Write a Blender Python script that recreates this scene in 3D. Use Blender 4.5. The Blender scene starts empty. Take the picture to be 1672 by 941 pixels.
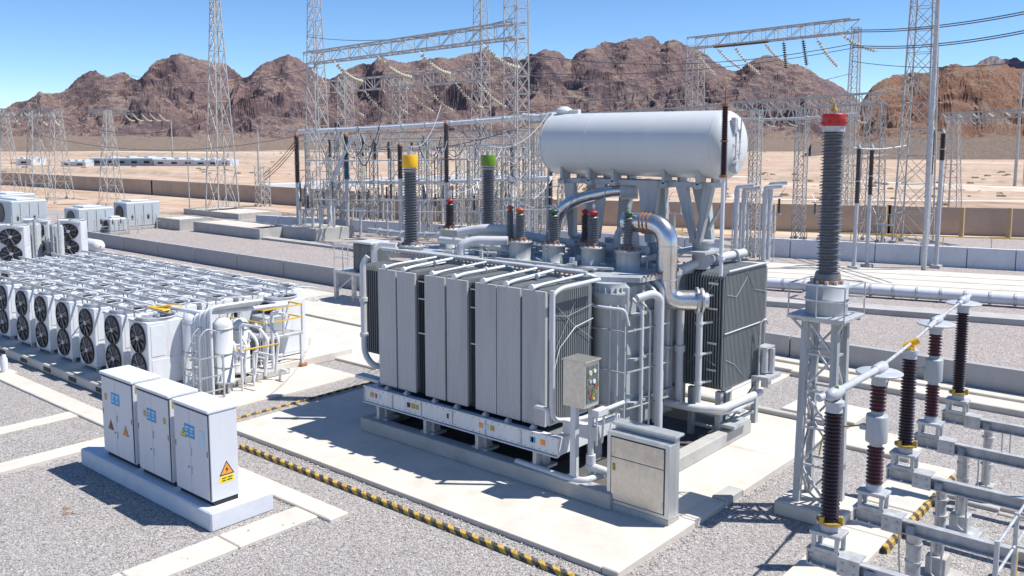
import bpy, math, random
from mathutils import Vector, Matrix, noise
random.seed(7)
PI = math.pi
C = bpy.context.scene.collection
S = bpy.context.scene

# ------------------------------------------------------------------ camera survey (metres; camera 8 m above the yard)
HOR, HC, PT = 225.0, 8.0, math.radians(6.65)
FF = 1470*math.cos(PT); CY = HOR + FF*math.tan(PT)
YAW = math.atan(1256/1470)
fx, fy, rx, ry = -math.sin(YAW), math.cos(YAW), math.cos(YAW), math.sin(YAW)
UPV = (math.sin(PT)*fx, math.sin(PT)*fy, math.cos(PT)); FWV = (math.cos(PT)*fx, math.cos(PT)*fy, -math.sin(PT))
def ray(u, v):
    x = (u-836)/FF; y = -(v-CY)/FF
    return [FWV[i]+x*(rx, ry, 0)[i]+y*UPV[i] for i in range(3)]
def P(u, v, z=0.0):
    d = ray(u, v); t = (z-HC)/d[2]
    return (d[0]*t, d[1]*t)
def proj(X, Y, Z):
    v = (X, Y, Z-HC); d = sum(v[i]*FWV[i] for i in range(3))
    return 836+FF*(v[0]*rx+v[1]*ry)/d, CY-FF*sum(v[i]*UPV[i] for i in range(3))/d
def XU(u, Y, z):
    lo, hi = -400, Y*1.1
    for _ in range(50):
        m = (lo+hi)/2
        if proj(m, Y, z)[0] < u: lo = m
        else: hi = m
    return lo
def ZV(X, Y, v):
    lo, hi = -5, 80
    for _ in range(50):
        m = (lo+hi)/2
        if proj(X, Y, m)[1] > v: lo = m
        else: hi = m
    return lo

# ------------------------------------------------------------------ materials
def mat(name, col, rough=.6, metal=0.0, var=.12, vscale=3.0, bump=0.0, bscale=40.0, dirt=None, spec=.5, streak=False):
    m = bpy.data.materials.new(name); m.use_nodes = True
    nt = m.node_tree; N = nt.nodes; L = nt.links
    b = N['Principled BSDF']
    b.inputs['Roughness'].default_value = rough; b.inputs['Metallic'].default_value = metal
    b.inputs['Specular IOR Level'].default_value = spec
    geo = N.new('ShaderNodeNewGeometry')
    mp = N.new('ShaderNodeMapping'); L.new(geo.outputs['Position'], mp.inputs[0])
    if streak: mp.inputs['Scale'].default_value = (1, 1, .12)
    n = N.new('ShaderNodeTexNoise'); n.inputs['Scale'].default_value = vscale; n.inputs['Detail'].default_value = 6; n.inputs['Roughness'].default_value = .65
    L.new(mp.outputs[0], n.inputs['Vector'])
    r = N.new('ShaderNodeValToRGB'); L.new(n.outputs[0], r.inputs[0])
    lo = tuple(c*(1-var) for c in col)+(1,); hi = tuple(min(1, c*(1+var)) for c in col)+(1,)
    base_n = n
    r.color_ramp.elements[0].position = .3; r.color_ramp.elements[0].color = lo
    r.color_ramp.elements[1].position = .7; r.color_ramp.elements[1].color = hi
    out = r.outputs[0]
    if dirt:
        n2 = N.new('ShaderNodeTexNoise'); n2.inputs['Scale'].default_value = dirt[2] if len(dirt) > 2 else 1.3; n2.inputs['Detail'].default_value = 8; n2.inputs['Roughness'].default_value = .7
        L.new(mp.outputs[0], n2.inputs['Vector'])
        r2 = N.new('ShaderNodeValToRGB'); r2.color_ramp.elements[0].position = .52; r2.color_ramp.elements[0].color = (0, 0, 0, 1)
        r2.color_ramp.elements[1].position = .72; r2.color_ramp.elements[1].color = (dirt[1],)*3+(1,)
        L.new(n2.outputs[0], r2.inputs[0])
        mx = N.new('ShaderNodeMixRGB'); L.new(r2.outputs[0], mx.inputs[0]); L.new(out, mx.inputs[1]); mx.inputs[2].default_value = tuple(dirt[0])+(1,)
        out = mx.outputs[0]
    L.new(out, b.inputs['Base Color'])
    rr = N.new('ShaderNodeMapRange'); rr.inputs[3].default_value = max(.03, rough-.1); rr.inputs[4].default_value = min(1, rough+.12)
    L.new(n.outputs[0], rr.inputs[0]); L.new(rr.outputs[0], b.inputs['Roughness'])
    if bump:
        nb = N.new('ShaderNodeTexNoise'); nb.inputs['Scale'].default_value = bscale; nb.inputs['Detail'].default_value = 4
        L.new(geo.outputs['Position'], nb.inputs['Vector'])
        bp = N.new('ShaderNodeBump'); bp.inputs['Strength'].default_value = bump; bp.inputs['Distance'].default_value = .02
        L.new(nb.outputs[0], bp.inputs['Height']); L.new(bp.outputs[0], b.inputs['Normal'])
    return m

M = {}
M['galv'] = mat('galvanised steel', (.50, .51, .52), .5, .35, .22, 6, dirt=((.30, .27, .24), .5, 5))
M['lattice'] = mat('lattice steel', (.44, .44, .43), .55, .2, .25, 2.5, dirt=((.34, .28, .22), .7, 3))
M['grey'] = mat('transformer grey paint', (.40, .43, .445), .42, 0, .14, 3, dirt=((.23, .21, .19), .65, 2.6), streak=True)
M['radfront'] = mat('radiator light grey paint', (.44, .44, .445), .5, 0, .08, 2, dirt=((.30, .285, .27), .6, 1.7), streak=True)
M['gapshade'] = mat('painted gap shade', (.04, .045, .05), .6)  # shade inside the radiator gaps, put into the fin colour
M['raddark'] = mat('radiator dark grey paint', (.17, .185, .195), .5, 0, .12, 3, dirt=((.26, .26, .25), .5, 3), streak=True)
M['greyl'] = mat('light grey pipe paint', (.57, .585, .60), .42, 0, .08, 3, dirt=((.3, .29, .28), .5, 3), streak=True)
M['white'] = mat('white enamel', (.69, .71, .73), .38, 0, .07, 2, dirt=((.42, .385, .34), .55, 3.0), streak=True)
M['tankw'] = mat('conservator white paint', (.60, .63, .64), .34, 0, .03, 1, dirt=((.60, .60, .58), .3, 1.6), streak=True)
M['cab'] = mat('cabinet pale grey paint', (.62, .64, .68), .45, 0, .04, 1.5, dirt=((.50, .49, .48), .3, 1.6), streak=True)
M['cabtop'] = mat('cabinet top', (.70, .73, .76), .45, 0, .05, 2, dirt=((.5, .46, .40), .4, 2.5))
M['ringw'] = mat('fan ring paint', (.60, .62, .64), .45, 0, .12, 2, dirt=((.36, .33, .30), .6, 2.2))
M['seal'] = mat('black rubber', (.035, .037, .04), .7)
M['stainless'] = mat('brushed stainless', (.56, .54, .50), .36, .75, .12, 9, dirt=((.44, .38, .31), .5, 3))
M['alu'] = mat('aluminium sheet', (.60, .62, .63), .36, .55, .12, 4, dirt=((.44, .43, .42), .5, 2), streak=True)
M['alupipe'] = mat('polished aluminium lagging', (.66, .66, .66), .24, .9, .12, 4, dirt=((.48, .42, .37), .5, 4))
M['conc'] = mat('pale concrete', (.60, .555, .49), .85, 0, .10, .9, .25, 60, dirt=((.42, .36, .30), .45, .8))
M['conc2'] = mat('grey concrete', (.43, .42, .40), .85, 0, .12, 1.2, .3, 50, dirt=((.28, .27, .25), .6, 1.1))
M['plinth'] = mat('painted plinth', (.63, .66, .71), .7, 0, .06, 1.5, .15, 50, dirt=((.5, .52, .55), .5, 1.4))
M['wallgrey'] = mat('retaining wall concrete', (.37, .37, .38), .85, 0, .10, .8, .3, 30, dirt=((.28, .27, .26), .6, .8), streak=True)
M['wallwhite'] = mat('whitewashed barrier', (.60, .63, .67), .8, 0, .07, .6, .2, 30, dirt=((.46, .44, .42), .5, .7))
M['wallbrown'] = mat('tan perimeter wall', (.46, .35, .275), .85, 0, .12, .4, .2, 20, dirt=((.34, .25, .20), .5, .5))
M['porc'] = mat('grey porcelain', (.135, .14, .15), .28, 0, .12, 8, dirt=((.30, .29, .27), .45, 9))
M['porcb'] = mat('brown glazed porcelain', (.042, .014, .012), .16, 0, .2, 8)
M['porcm'] = mat('maroon porcelain', (.085, .016, .014), .2, 0, .2, 8)
M['porcd'] = mat('dark weathered porcelain', (.06, .048, .045), .35, 0, .25, 5)
M['porcblue'] = mat('blue porcelain', (.03, .16, .24), .35, 0, .2, 5)
M['glassins'] = mat('pale disc insulators', (.52, .47, .36), .35, 0, .25, 6)
M['redd'] = mat('faded red', (.36, .03, .035), .5, 0, .2, 9)
M['red'] = mat('red enamel', (.44, .02, .022), .4, 0, .12, 5, dirt=((.3, .03, .02), .5, 5))
M['yellow'] = mat('yellow enamel', (.85, .47, .01), .4, 0, .08, 5)
M['green'] = mat('green enamel', (.13, .26, .015), .4, 0, .1, 5)
M['dgreen'] = mat('dark green enamel', (.03, .11, .07), .4, 0, .1, 5)
M['orange'] = mat('orange enamel', (.42, .10, .03), .4, 0, .12, 5)
M['yrail'] = mat('yellow rail paint', (.72, .46, .05), .5, 0, .15, 6)
M['rust'] = mat('rusty bolts', (.33, .15, .07), .8, 0, .3, 15)
M['brass'] = mat('brass yellow fitting', (.46, .31, .07), .45, .2, .2, 15)
M['black'] = mat('black paint', (.02, .02, .022), .6)
M['fan'] = mat('black fan plastic', (.022, .022, .028), .45)
M['hub'] = mat('fan hub', (.45, .47, .50), .4)
M['blue'] = mat('blue label', (.04, .30, .60), .5)
M['lblue'] = mat('pale label ink', (.45, .65, .80), .5)
M['signy'] = mat('warning yellow', (.85, .66, .01), .5)
M['signo'] = mat('warning orange', (.85, .34, .05), .5)
M['wire'] = mat('conductor', (.10, .105, .12), .5, .4)
M['panelglass'] = mat('instrument window', (.10, .14, .14), .08, 0, .5, 14)
M['metalroof'] = mat('metal roof', (.55, .60, .66), .5)
M['bldblue'] = mat('blue grey cladding', (.25, .33, .42), .6)

def weather(m, crack=2.2, amt=.5, col=(.20, .17, .14), spots=1.6):
    # irregular stains and hairline cracks that belong to the surface itself
    N = m.node_tree.nodes; L = m.node_tree.links; b = N['Principled BSDF']; src = b.inputs['Base Color'].links[0].from_socket
    g = N.new('ShaderNodeNewGeometry'); v = N.new('ShaderNodeTexVoronoi'); v.feature = 'DISTANCE_TO_EDGE'; v.inputs['Scale'].default_value = crack*.35
    w = N.new('ShaderNodeTexNoise'); w.inputs['Scale'].default_value = 3; w.inputs['Detail'].default_value = 6; L.new(g.outputs['Position'], w.inputs['Vector'])
    a = N.new('ShaderNodeMixRGB'); a.blend_type = 'ADD'; a.inputs[0].default_value = .35; L.new(g.outputs['Position'], a.inputs[1]); L.new(w.outputs['Color'], a.inputs[2]); L.new(a.outputs[0], v.inputs['Vector'])
    r = N.new('ShaderNodeValToRGB'); r.color_ramp.elements[0].position = .0; r.color_ramp.elements[0].color = (amt*.4,)*3+(1,); r.color_ramp.elements[1].position = .008; r.color_ramp.elements[1].color = (0, 0, 0, 1); L.new(v.outputs['Distance'], r.inputs[0])
    n = N.new('ShaderNodeTexNoise'); n.inputs['Scale'].default_value = spots; n.inputs['Detail'].default_value = 10; n.inputs['Roughness'].default_value = .75; n.inputs['Distortion'].default_value = .6; L.new(g.outputs['Position'], n.inputs['Vector'])
    r2 = N.new('ShaderNodeValToRGB'); r2.color_ramp.elements[0].position = .57; r2.color_ramp.elements[0].color = (0, 0, 0, 1); r2.color_ramp.elements[1].position = .72; r2.color_ramp.elements[1].color = (amt*.9,)*3+(1,); L.new(n.outputs[0], r2.inputs[0])
    mx = N.new('ShaderNodeMixRGB'); mx.blend_type = 'LIGHTEN'; mx.inputs[0].default_value = 1; L.new(r.outputs[0], mx.inputs[1]); L.new(r2.outputs[0], mx.inputs[2])
    o = N.new('ShaderNodeMixRGB'); L.new(mx.outputs[0], o.inputs[0]); L.new(src, o.inputs[1]); o.inputs[2].default_value = col+(1,); L.new(o.outputs[0], b.inputs['Base Color'])
weather(M['conc'], .9, .30, (.36, .30, .24)); weather(M['conc2'], 2.0, .5); weather(M['plinth'], 1.0, .3, (.40, .40, .40), 2.5); weather(M['wallgrey'], 1.0, .4); weather(M['wallwhite'], 1.0, .45, (.33, .29, .25), 1.0)
def stripes_mat():
    m = bpy.data.materials.new('hazard stripes'); m.use_nodes = True
    N = m.node_tree.nodes; L = m.node_tree.links; b = N['Principled BSDF']; b.inputs['Roughness'].default_value = .7
    g = N.new('ShaderNodeNewGeometry'); sp = N.new('ShaderNodeSeparateXYZ'); L.new(g.outputs['Position'], sp.inputs[0])
    a = N.new('ShaderNodeMath'); a.operation = 'ADD'; L.new(sp.outputs[0], a.inputs[0]); L.new(sp.outputs[1], a.inputs[1])
    a1 = N.new('ShaderNodeMath'); a1.operation = 'MULTIPLY_ADD'; L.new(sp.outputs[2], a1.inputs[0]); a1.inputs[1].default_value = .8; L.new(a.outputs[0], a1.inputs[2])
    mu = N.new('ShaderNodeMath'); mu.operation = 'MULTIPLY'; mu.inputs[1].default_value = 1/.34; L.new(a1.outputs[0], mu.inputs[0])
    fr = N.new('ShaderNodeMath'); fr.operation = 'FRACT'; L.new(mu.outputs[0], fr.inputs[0])
    gt = N.new('ShaderNodeMath'); gt.operation = 'GREATER_THAN'; gt.inputs[1].default_value = .5; L.new(fr.outputs[0], gt.inputs[0])
    n = N.new('ShaderNodeTexNoise'); n.inputs['Scale'].default_value = 14; n.inputs['Detail'].default_value = 6; L.new(g.outputs['Position'], n.inputs['Vector'])
    r = N.new('ShaderNodeValToRGB'); r.color_ramp.elements[0].position = .35; r.color_ramp.elements[0].color = (.30, .20, .04, 1); r.color_ramp.elements[1].position = .55; r.color_ramp.elements[1].color = (.58, .37, .07, 1); L.new(n.outputs[0], r.inputs[0])
    r2 = N.new('ShaderNodeValToRGB'); r2.color_ramp.elements[0].position = .4; r2.color_ramp.elements[0].color = (.035, .035, .035, 1); r2.color_ramp.elements[1].position = .75; r2.color_ramp.elements[1].color = (.16, .14, .12, 1); L.new(n.outputs[0], r2.inputs[0])
    mx = N.new('ShaderNodeMixRGB'); L.new(gt.outputs[0], mx.inputs[0]); L.new(r2.outputs[0], mx.inputs[1]); L.new(r.outputs[0], mx.inputs[2])
    L.new(mx.outputs[0], b.inputs['Base Color'])
    return m
M['stripes'] = stripes_mat()

def gravel_mat(name, cols, scale=20.0, bump=1.0, dist=.03, patch=((.3, .28, .27), .25)):
    m = bpy.data.materials.new(name); m.use_nodes = True
    N = m.node_tree.nodes; L = m.node_tree.links; b = N['Principled BSDF']; b.inputs['Roughness'].default_value = .92; b.inputs['Specular IOR Level'].default_value = .2
    g = N.new('ShaderNodeNewGeometry')
    w = N.new('ShaderNodeTexNoise'); w.inputs['Scale'].default_value = scale*.8; w.inputs['Detail'].default_value = 2; L.new(g.outputs['Position'], w.inputs['Vector'])
    add = N.new('ShaderNodeMixRGB'); add.blend_type = 'ADD'; add.inputs[0].default_value = .05; L.new(g.outputs['Position'], add.inputs[1]); L.new(w.outputs['Color'], add.inputs[2])
    v = N.new('ShaderNodeTexVoronoi'); v.inputs['Scale'].default_value = scale; L.new(add.outputs[0], v.inputs['Vector'])
    sep = N.new('ShaderNodeSeparateColor'); L.new(v.outputs['Color'], sep.inputs[0])
    r = N.new('ShaderNodeValToRGB'); r.color_ramp.interpolation = 'LINEAR'
    el = r.color_ramp.elements
    while len(el) < len(cols): el.new(.5)
    for i, c in enumerate(cols):
        el[i].position = i/(len(cols)-1); el[i].color = tuple(c)+(1,)
    L.new(sep.outputs[0], r.inputs[0])
    # colour darkens away from the middle of each stone cell
    rg = N.new('ShaderNodeValToRGB'); rg.color_ramp.elements[0].position = .55; rg.color_ramp.elements[0].color = (1, 1, 1, 1); rg.color_ramp.elements[1].position = .95; rg.color_ramp.elements[1].color = (.45, .43, .42, 1)
    mu = N.new('ShaderNodeMath'); mu.operation = 'MULTIPLY'; mu.inputs[1].default_value = 1.0; L.new(v.outputs['Distance'], mu.inputs[0]); L.new(mu.outputs[0], rg.inputs[0])
    m1 = N.new('ShaderNodeMixRGB'); m1.blend_type = 'MULTIPLY'; m1.inputs[0].default_value = 1; L.new(r.outputs[0], m1.inputs[1]); L.new(rg.outputs[0], m1.inputs[2])
    n = N.new('ShaderNodeTexNoise'); n.inputs['Scale'].default_value = .35; n.inputs['Detail'].default_value = 8; n.inputs['Roughness'].default_value = .7; L.new(g.outputs['Position'], n.inputs['Vector'])
    rp = N.new('ShaderNodeValToRGB'); rp.color_ramp.elements[0].position = .4; rp.color_ramp.elements[0].color = (0, 0, 0, 1); rp.color_ramp.elements[1].position = .7; rp.color_ramp.elements[1].color = (patch[1],)*3+(1,); L.new(n.outputs[0], rp.inputs[0])
    m2 = N.new('ShaderNodeMixRGB'); L.new(rp.outputs[0], m2.inputs[0]); L.new(m1.outputs[0], m2.inputs[1]); m2.inputs[2].default_value = tuple(patch[0])+(1,)
    L.new(m2.outputs[0], b.inputs['Base Color'])
    bp = N.new('ShaderNodeBump'); bp.invert = True; bp.inputs['Strength'].default_value = bump; bp.inputs['Distance'].default_value = dist
    L.new(v.outputs['Distance'], bp.inputs['Height']); L.new(bp.outputs[0], b.inputs['Normal'])
    return m
M['gravel'] = gravel_mat('grey crushed stone', [(.20, .185, .175), (.35, .325, .31), (.42, .39, .372), (.48, .45, .43), (.64, .60, .575)], 32, 1.0, .022)
M['gravel2'] = gravel_mat('pinkish crushed stone', [(.24, .21, .20), (.38, .335, .315), (.44, .39, .365), (.60, .54, .51)], 22, .9)

def desert_mat():
    m = bpy.data.materials.new('desert sand'); m.use_nodes = True
    N = m.node_tree.nodes; L = m.node_tree.links; b = N['Principled BSDF']; b.inputs['Roughness'].default_value = .95; b.inputs['Specular IOR Level'].default_value = .1
    g = N.new('ShaderNodeNewGeometry'); mp = N.new('ShaderNodeMapping'); mp.inputs['Rotation'].default_value = (0, 0, -YAW+.05); mp.inputs['Scale'].default_value = (.35, 1.3, 1); L.new(g.outputs['Position'], mp.inputs[0])
    n = N.new('ShaderNodeTexNoise'); n.inputs['Scale'].default_value = .028; n.inputs['Detail'].default_value = 12; n.inputs['Roughness'].default_value = .68; L.new(mp.outputs[0], n.inputs['Vector'])
    r = N.new('ShaderNodeValToRGB'); el = r.color_ramp.elements
    for _ in range(4): el.new(.5)
    for i, (p, c) in enumerate([(.28, (.24, .185, .145)), (.37, (.42, .30, .225)), (.45, (.54, .42, .32)), (.52, (.47, .33, .245)), (.58, (.60, .49, .385)), (.72, (.66, .57, .47))]): el[i].position = p; el[i].color = c+(1,)
    L.new(n.outputs[0], r.inputs[0])
    n2 = N.new('ShaderNodeTexNoise'); n2.inputs['Scale'].default_value = .35; n2.inputs['Detail'].default_value = 8; L.new(g.outputs['Position'], n2.inputs['Vector'])
    r2 = N.new('ShaderNodeValToRGB'); r2.color_ramp.elements[0].position = .35; r2.color_ramp.elements[0].color = (.72, .70, .68, 1); r2.color_ramp.elements[1].position = .55; r2.color_ramp.elements[1].color = (1, 1, 1, 1); L.new(n2.outputs[0], r2.inputs[0])
    mx = N.new('ShaderNodeMixRGB'); mx.blend_type = 'MULTIPLY'; mx.inputs[0].default_value = .8; L.new(r.outputs[0], mx.inputs[1]); L.new(r2.outputs[0], mx.inputs[2])
    L.new(mx.outputs[0], b.inputs['Base Color'])
    return m
M['desert'] = desert_mat()

def rock_mat(name, cols, ns=.012, big=.004):
    m = bpy.data.materials.new(name); m.use_nodes = True
    N = m.node_tree.nodes; L = m.node_tree.links; b = N['Principled BSDF']; b.inputs['Roughness'].default_value = .95; b.inputs['Specular IOR Level'].default_value = .1
    g = N.new('ShaderNodeNewGeometry')
    n = N.new('ShaderNodeTexNoise'); n.inputs['Scale'].default_value = ns; n.inputs['Detail'].default_value = 12; n.inputs['Roughness'].default_value = .72; n.inputs['Distortion'].default_value = .8; L.new(g.outputs['Position'], n.inputs['Vector'])
    r = N.new('ShaderNodeValToRGB'); el = r.color_ramp.elements
    while len(el) < len(cols): el.new(.5)
    for i, c in enumerate(cols): el[i].position = .3+.4*i/(len(cols)-1); el[i].color = tuple(c)+(1,)
    L.new(n.outputs[0], r.inputs[0])
    # talus: sandy where the slope is gentle
    sp = N.new('ShaderNodeSeparateXYZ'); L.new(g.outputs['Normal'], sp.inputs[0])
    mr = N.new('ShaderNodeMapRange'); mr.inputs[1].default_value = .80; mr.inputs[2].default_value = .96; L.new(sp.outputs[2], mr.inputs[0])
    mx = N.new('ShaderNodeMixRGB'); L.new(mr.outputs[0], mx.inputs[0]); L.new(r.outputs[0], mx.inputs[1]); mx.inputs[2].default_value = (.54, .41, .325, 1)
    L.new(mx.outputs[0], b.inputs['Base Color'])
    nb = N.new('ShaderNodeTexNoise'); nb.inputs['Scale'].default_value = .10; nb.inputs['Detail'].default_value = 12; nb.inputs['Roughness'].default_value = .78; L.new(g.outputs['Position'], nb.inputs['Vector'])
    bp = N.new('ShaderNodeBump'); bp.inputs['Strength'].default_value = 1; bp.inputs['Distance'].default_value = 13; L.new(nb.outputs[0], bp.inputs['Height']); L.new(bp.outputs[0], b.inputs['Normal'])
    return m
M['rock'] = rock_mat('purple brown rock', [(.08, .062, .078), (.20, .148, .16), (.41, .285, .262), (.23, .175, .195), (.44, .31, .28), (.58, .455, .38)])
M['rockred'] = rock_mat('red sandstone', [(.24, .13, .10), (.42, .22, .16), (.52, .30, .21), (.58, .40, .30), (.40, .24, .18)], .02)
M['bank'] = mat('stony bank', (.42, .32, .24), .95, 0, .25, .4)
M['rockfar'] = rock_mat('far rock tinted with haze', [(.13, .14, .20), (.17, .17, .23), (.20, .19, .24)])  # blue haze of distance is painted into these rock colours

# ------------------------------------------------------------------ mesh builder
class MB:
    def __init__(s): s.v = []; s.f = []; s.m = []; s.sm = []; s.k = 0; s.mk = []
    def use(s, k): s.k = k; return s
    def add(s, vs, fs, smooth=False):
        o = len(s.v); s.v += [tuple(p) for p in vs]
        for f in fs: s.f.append(tuple(i+o for i in f)); s.m.append(s.k); s.sm.append(smooth)
        return s
    def box(s, x0, x1, y0, y1, z0, z1, bev=0.0):
        s.mk.append((len(s.v), len(s.f)))
        if bev > 0:
            b = min(bev, (x1-x0)/2.1, (y1-y0)/2.1, (z1-z0)/2.1)
            vs = []; 
            for (z, i) in ((z0, b), (z0+b, 0), (z1-b, 0), (z1, b)):
                if i: q = [(x0+b, y0+b), (x1-b, y0+b), (x1-b, y1-b), (x0+b, y1-b)]; q = [(a, c) for a, c in q for _ in (0, 1)]
                else: q = [(x0, y0+b), (x0+b, y0), (x1-b, y0), (x1, y0+b), (x1, y1-b), (x1-b, y1), (x0+b, y1), (x0, y1-b)]
                if i: q = [(x0+b, y0+b), (x0+b, y0+b), (x1-b, y0+b), (x1-b, y0+b), (x1-b, y1-b), (x1-b, y1-b), (x0+b, y1-b), (x0+b, y1-b)]
                vs += [(a, c, z) for a, c in q]
            fs = []
            for l in range(3):
                for i in range(8):
                    j = (i+1) % 8; fs.append((l*8+i, l*8+j, l*8+8+j, l*8+8+i))
            fs.append((6, 4, 2, 0)); fs.append((24, 26, 28, 30))
            # drop degenerate verts
            uniq = {}; mp = []; nv = []
            for p in vs:
                if p not in uniq: uniq[p] = len(nv); nv.append(p)
                mp.append(uniq[p])
            nf = []
            for f in fs:
                g = []
                for i in f:
                    if not g or g[-1] != mp[i]: g.append(mp[i])
                if g[0] == g[-1]: g.pop()
                if len(g) > 2: nf.append(tuple(g))
            return s.add(nv, nf)
        vs = [(x0, y0, z0), (x1, y0, z0), (x1, y1, z0), (x0, y1, z0), (x0, y0, z1), (x1, y0, z1), (x1, y1, z1), (x0, y1, z1)]
        return s.add(vs, [(3, 2, 1, 0), (4, 5, 6, 7), (0, 1, 5, 4), (1, 2, 6, 5), (2, 3, 7, 6), (3, 0, 4, 7)])
    def bar(s, p, q, w, h=None):
        s.mk.append((len(s.v), len(s.f)))
        p = Vector(p); q = Vector(q); d = (q-p)
        if d.length < 1e-6: return s
        d.normalize(); h = h or w
        a = Vector((0, 0, 1)) if abs(d.z) < .95 else Vector((1, 0, 0))
        r = d.cross(a).normalized(); u = r.cross(d)
        r *= w/2; u *= h/2
        vs = [p-r-u, p+r-u, p+r+u, p-r+u, q-r-u, q+r-u, q+r+u, q-r+u]
        return s.add(vs, [(0, 1, 2, 3), (7, 6, 5, 4), (1, 0, 4, 5), (2, 1, 5, 6), (3, 2, 6, 7), (0, 3, 7, 4)])
    def lathe(s, prof, o, ax=(0, 0, 1), n=20, smooth=True, caps=True):
        s.mk.append((len(s.v), len(s.f)))
        ax = Vector(ax).normalized(); o = Vector(o)
        a = Vector((0, 0, 1)) if abs(ax.z) < .9 else Vector((1, 0, 0))
        r = ax.cross(a).normalized(); u = ax.cross(r)
        vs = []
        for (rad, h) in prof:
            for i in range(n):
                t = 2*PI*i/n; vs.append(o+ax*h+(r*math.cos(t)+u*math.sin(t))*rad)
        fs = []
        for k in range(len(prof)-1):
            for i in range(n):
                j = (i+1) % n; fs.append((k*n+i, k*n+j, (k+1)*n+j, (k+1)*n+i))
        s.add(vs, fs, smooth)
        if caps:
            L = len(prof)-1
            s.add([vs[i] for i in range(n)], [tuple(range(n-1, -1, -1))]); s.add([vs[L*n+i] for i in range(n)], [tuple(range(n))])
        return s
    def cyl(s, p, q, r, r2=None, n=16, smooth=True):
        p = Vector(p); q = Vector(q); d = q-p
        if d.length < 1e-6: return s
        return s.lathe([(r, 0), (r if r2 is None else r2, d.length)], p, d, n, smooth)
    def tube(s, pts, r, n=10, bend=0.0, seg=6):
        s.mk.append((len(s.v), len(s.f)))
        pts = [Vector(p) for p in pts]
        if bend > 0 and len(pts) > 2:
            o = [pts[0]]
            for i in range(1, len(pts)-1):
                a, b, c = pts[i-1], pts[i], pts[i+1]
                d1 = (a-b); d2 = (c-b); l = min(bend, d1.length*.49, d2.length*.49)
                s1 = b+d1.normalized()*l; s2 = b+d2.normalized()*l
                for k in range(seg+1):
                    t = k/seg; o.append(s1*(1-t)**2+b*2*t*(1-t)+s2*t*t)
            o.append(pts[-1]); pts = o
        m = len(pts); vs = []; 
        d0 = (pts[1]-pts[0]).normalized()
        a = Vector((0, 0, 1)) if abs(d0.z) < .9 else Vector((1, 0, 0))
        rr = d0.cross(a).normalized()
        for i in range(m):
            if i == 0: d = pts[1]-pts[0]
            elif i == m-1: d = pts[-1]-pts[-2]
            else: d = (pts[i+1]-pts[i]).normalized()+(pts[i]-pts[i-1]).normalized()
            if d.length < 1e-9: d = d0
            d = d.normalized(); rr = (rr-d*rr.dot(d)).normalized(); uu = d.cross(rr)
            for k in range(n):
                t = 2*PI*k/n; vs.append(pts[i]+(rr*math.cos(t)+uu*math.sin(t))*r)
        fs = []
        for i in range(m-1):
            for k in range(n):
                j = (k+1) % n; fs.append((i*n+k, i*n+j, (i+1)*n+j, (i+1)*n+k))
        s.add(vs, fs, True)
        s.add(vs[:n], [tuple(range(n-1, -1, -1))]); s.add(vs[-n:], [tuple(range(n))])
        return s
    def prism(s, poly, axis, a, b):
        s.mk.append((len(s.v), len(s.f)))
        n = len(poly)
        def pt(p, h): return {'x': (h, p[0], p[1]), 'y': (p[0], h, p[1]), 'z': (p[0], p[1], h)}[axis]
        vs = [pt(p, a) for p in poly]+[pt(p, b) for p in poly]
        fs = [tuple(range(n-1, -1, -1)), tuple(range(n, 2*n))]+[(i, (i+1) % n, n+(i+1) % n, n+i) for i in range(n)]
        return s.add(vs, fs)
    def each(s, name, mats, parent=None, per=1):
        # every piece (or every PER pieces) becomes a part of its own
        mk = s.mk[::per]+[(len(s.v), len(s.f))]; out = []
        for (v0, f0), (v1, f1) in zip(mk, mk[1:]):
            b = MB(); b.v = s.v[v0:v1]; b.f = [tuple(i-v0 for i in f) for f in s.f[f0:f1]]; b.m = s.m[f0:f1]; b.sm = s.sm[f0:f1]
            out.append(b.build(name, mats, parent))
        return out
    def build(s, name, mats, parent=None, loc=None):
        if not isinstance(mats, (list, tuple)): mats = [mats]
        off = Vector((0, 0, 0))
        if parent is not None:
            r = parent
            while r.parent: r = r.parent
            off = Vector(r.location)
        elif loc is not None: off = Vector(loc)
        me = bpy.data.meshes.new(name)
        me.from_pydata([(p[0]-off.x, p[1]-off.y, p[2]-off.z) for p in s.v], [], s.f)
        for m in mats: me.materials.append(M[m] if isinstance(m, str) else m)
        me.polygons.foreach_set('material_index', s.m); me.polygons.foreach_set('use_smooth', s.sm)
        me.validate(); me.update()
        import bmesh
        bm = bmesh.new(); bm.from_mesh(me); bmesh.ops.recalc_face_normals(bm, faces=bm.faces); bm.to_mesh(me); bm.free()
        o = bpy.data.objects.new(name, me); C.objects.link(o)
        if parent is not None: o.parent = parent
        else: o.location = off
        return o

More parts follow.
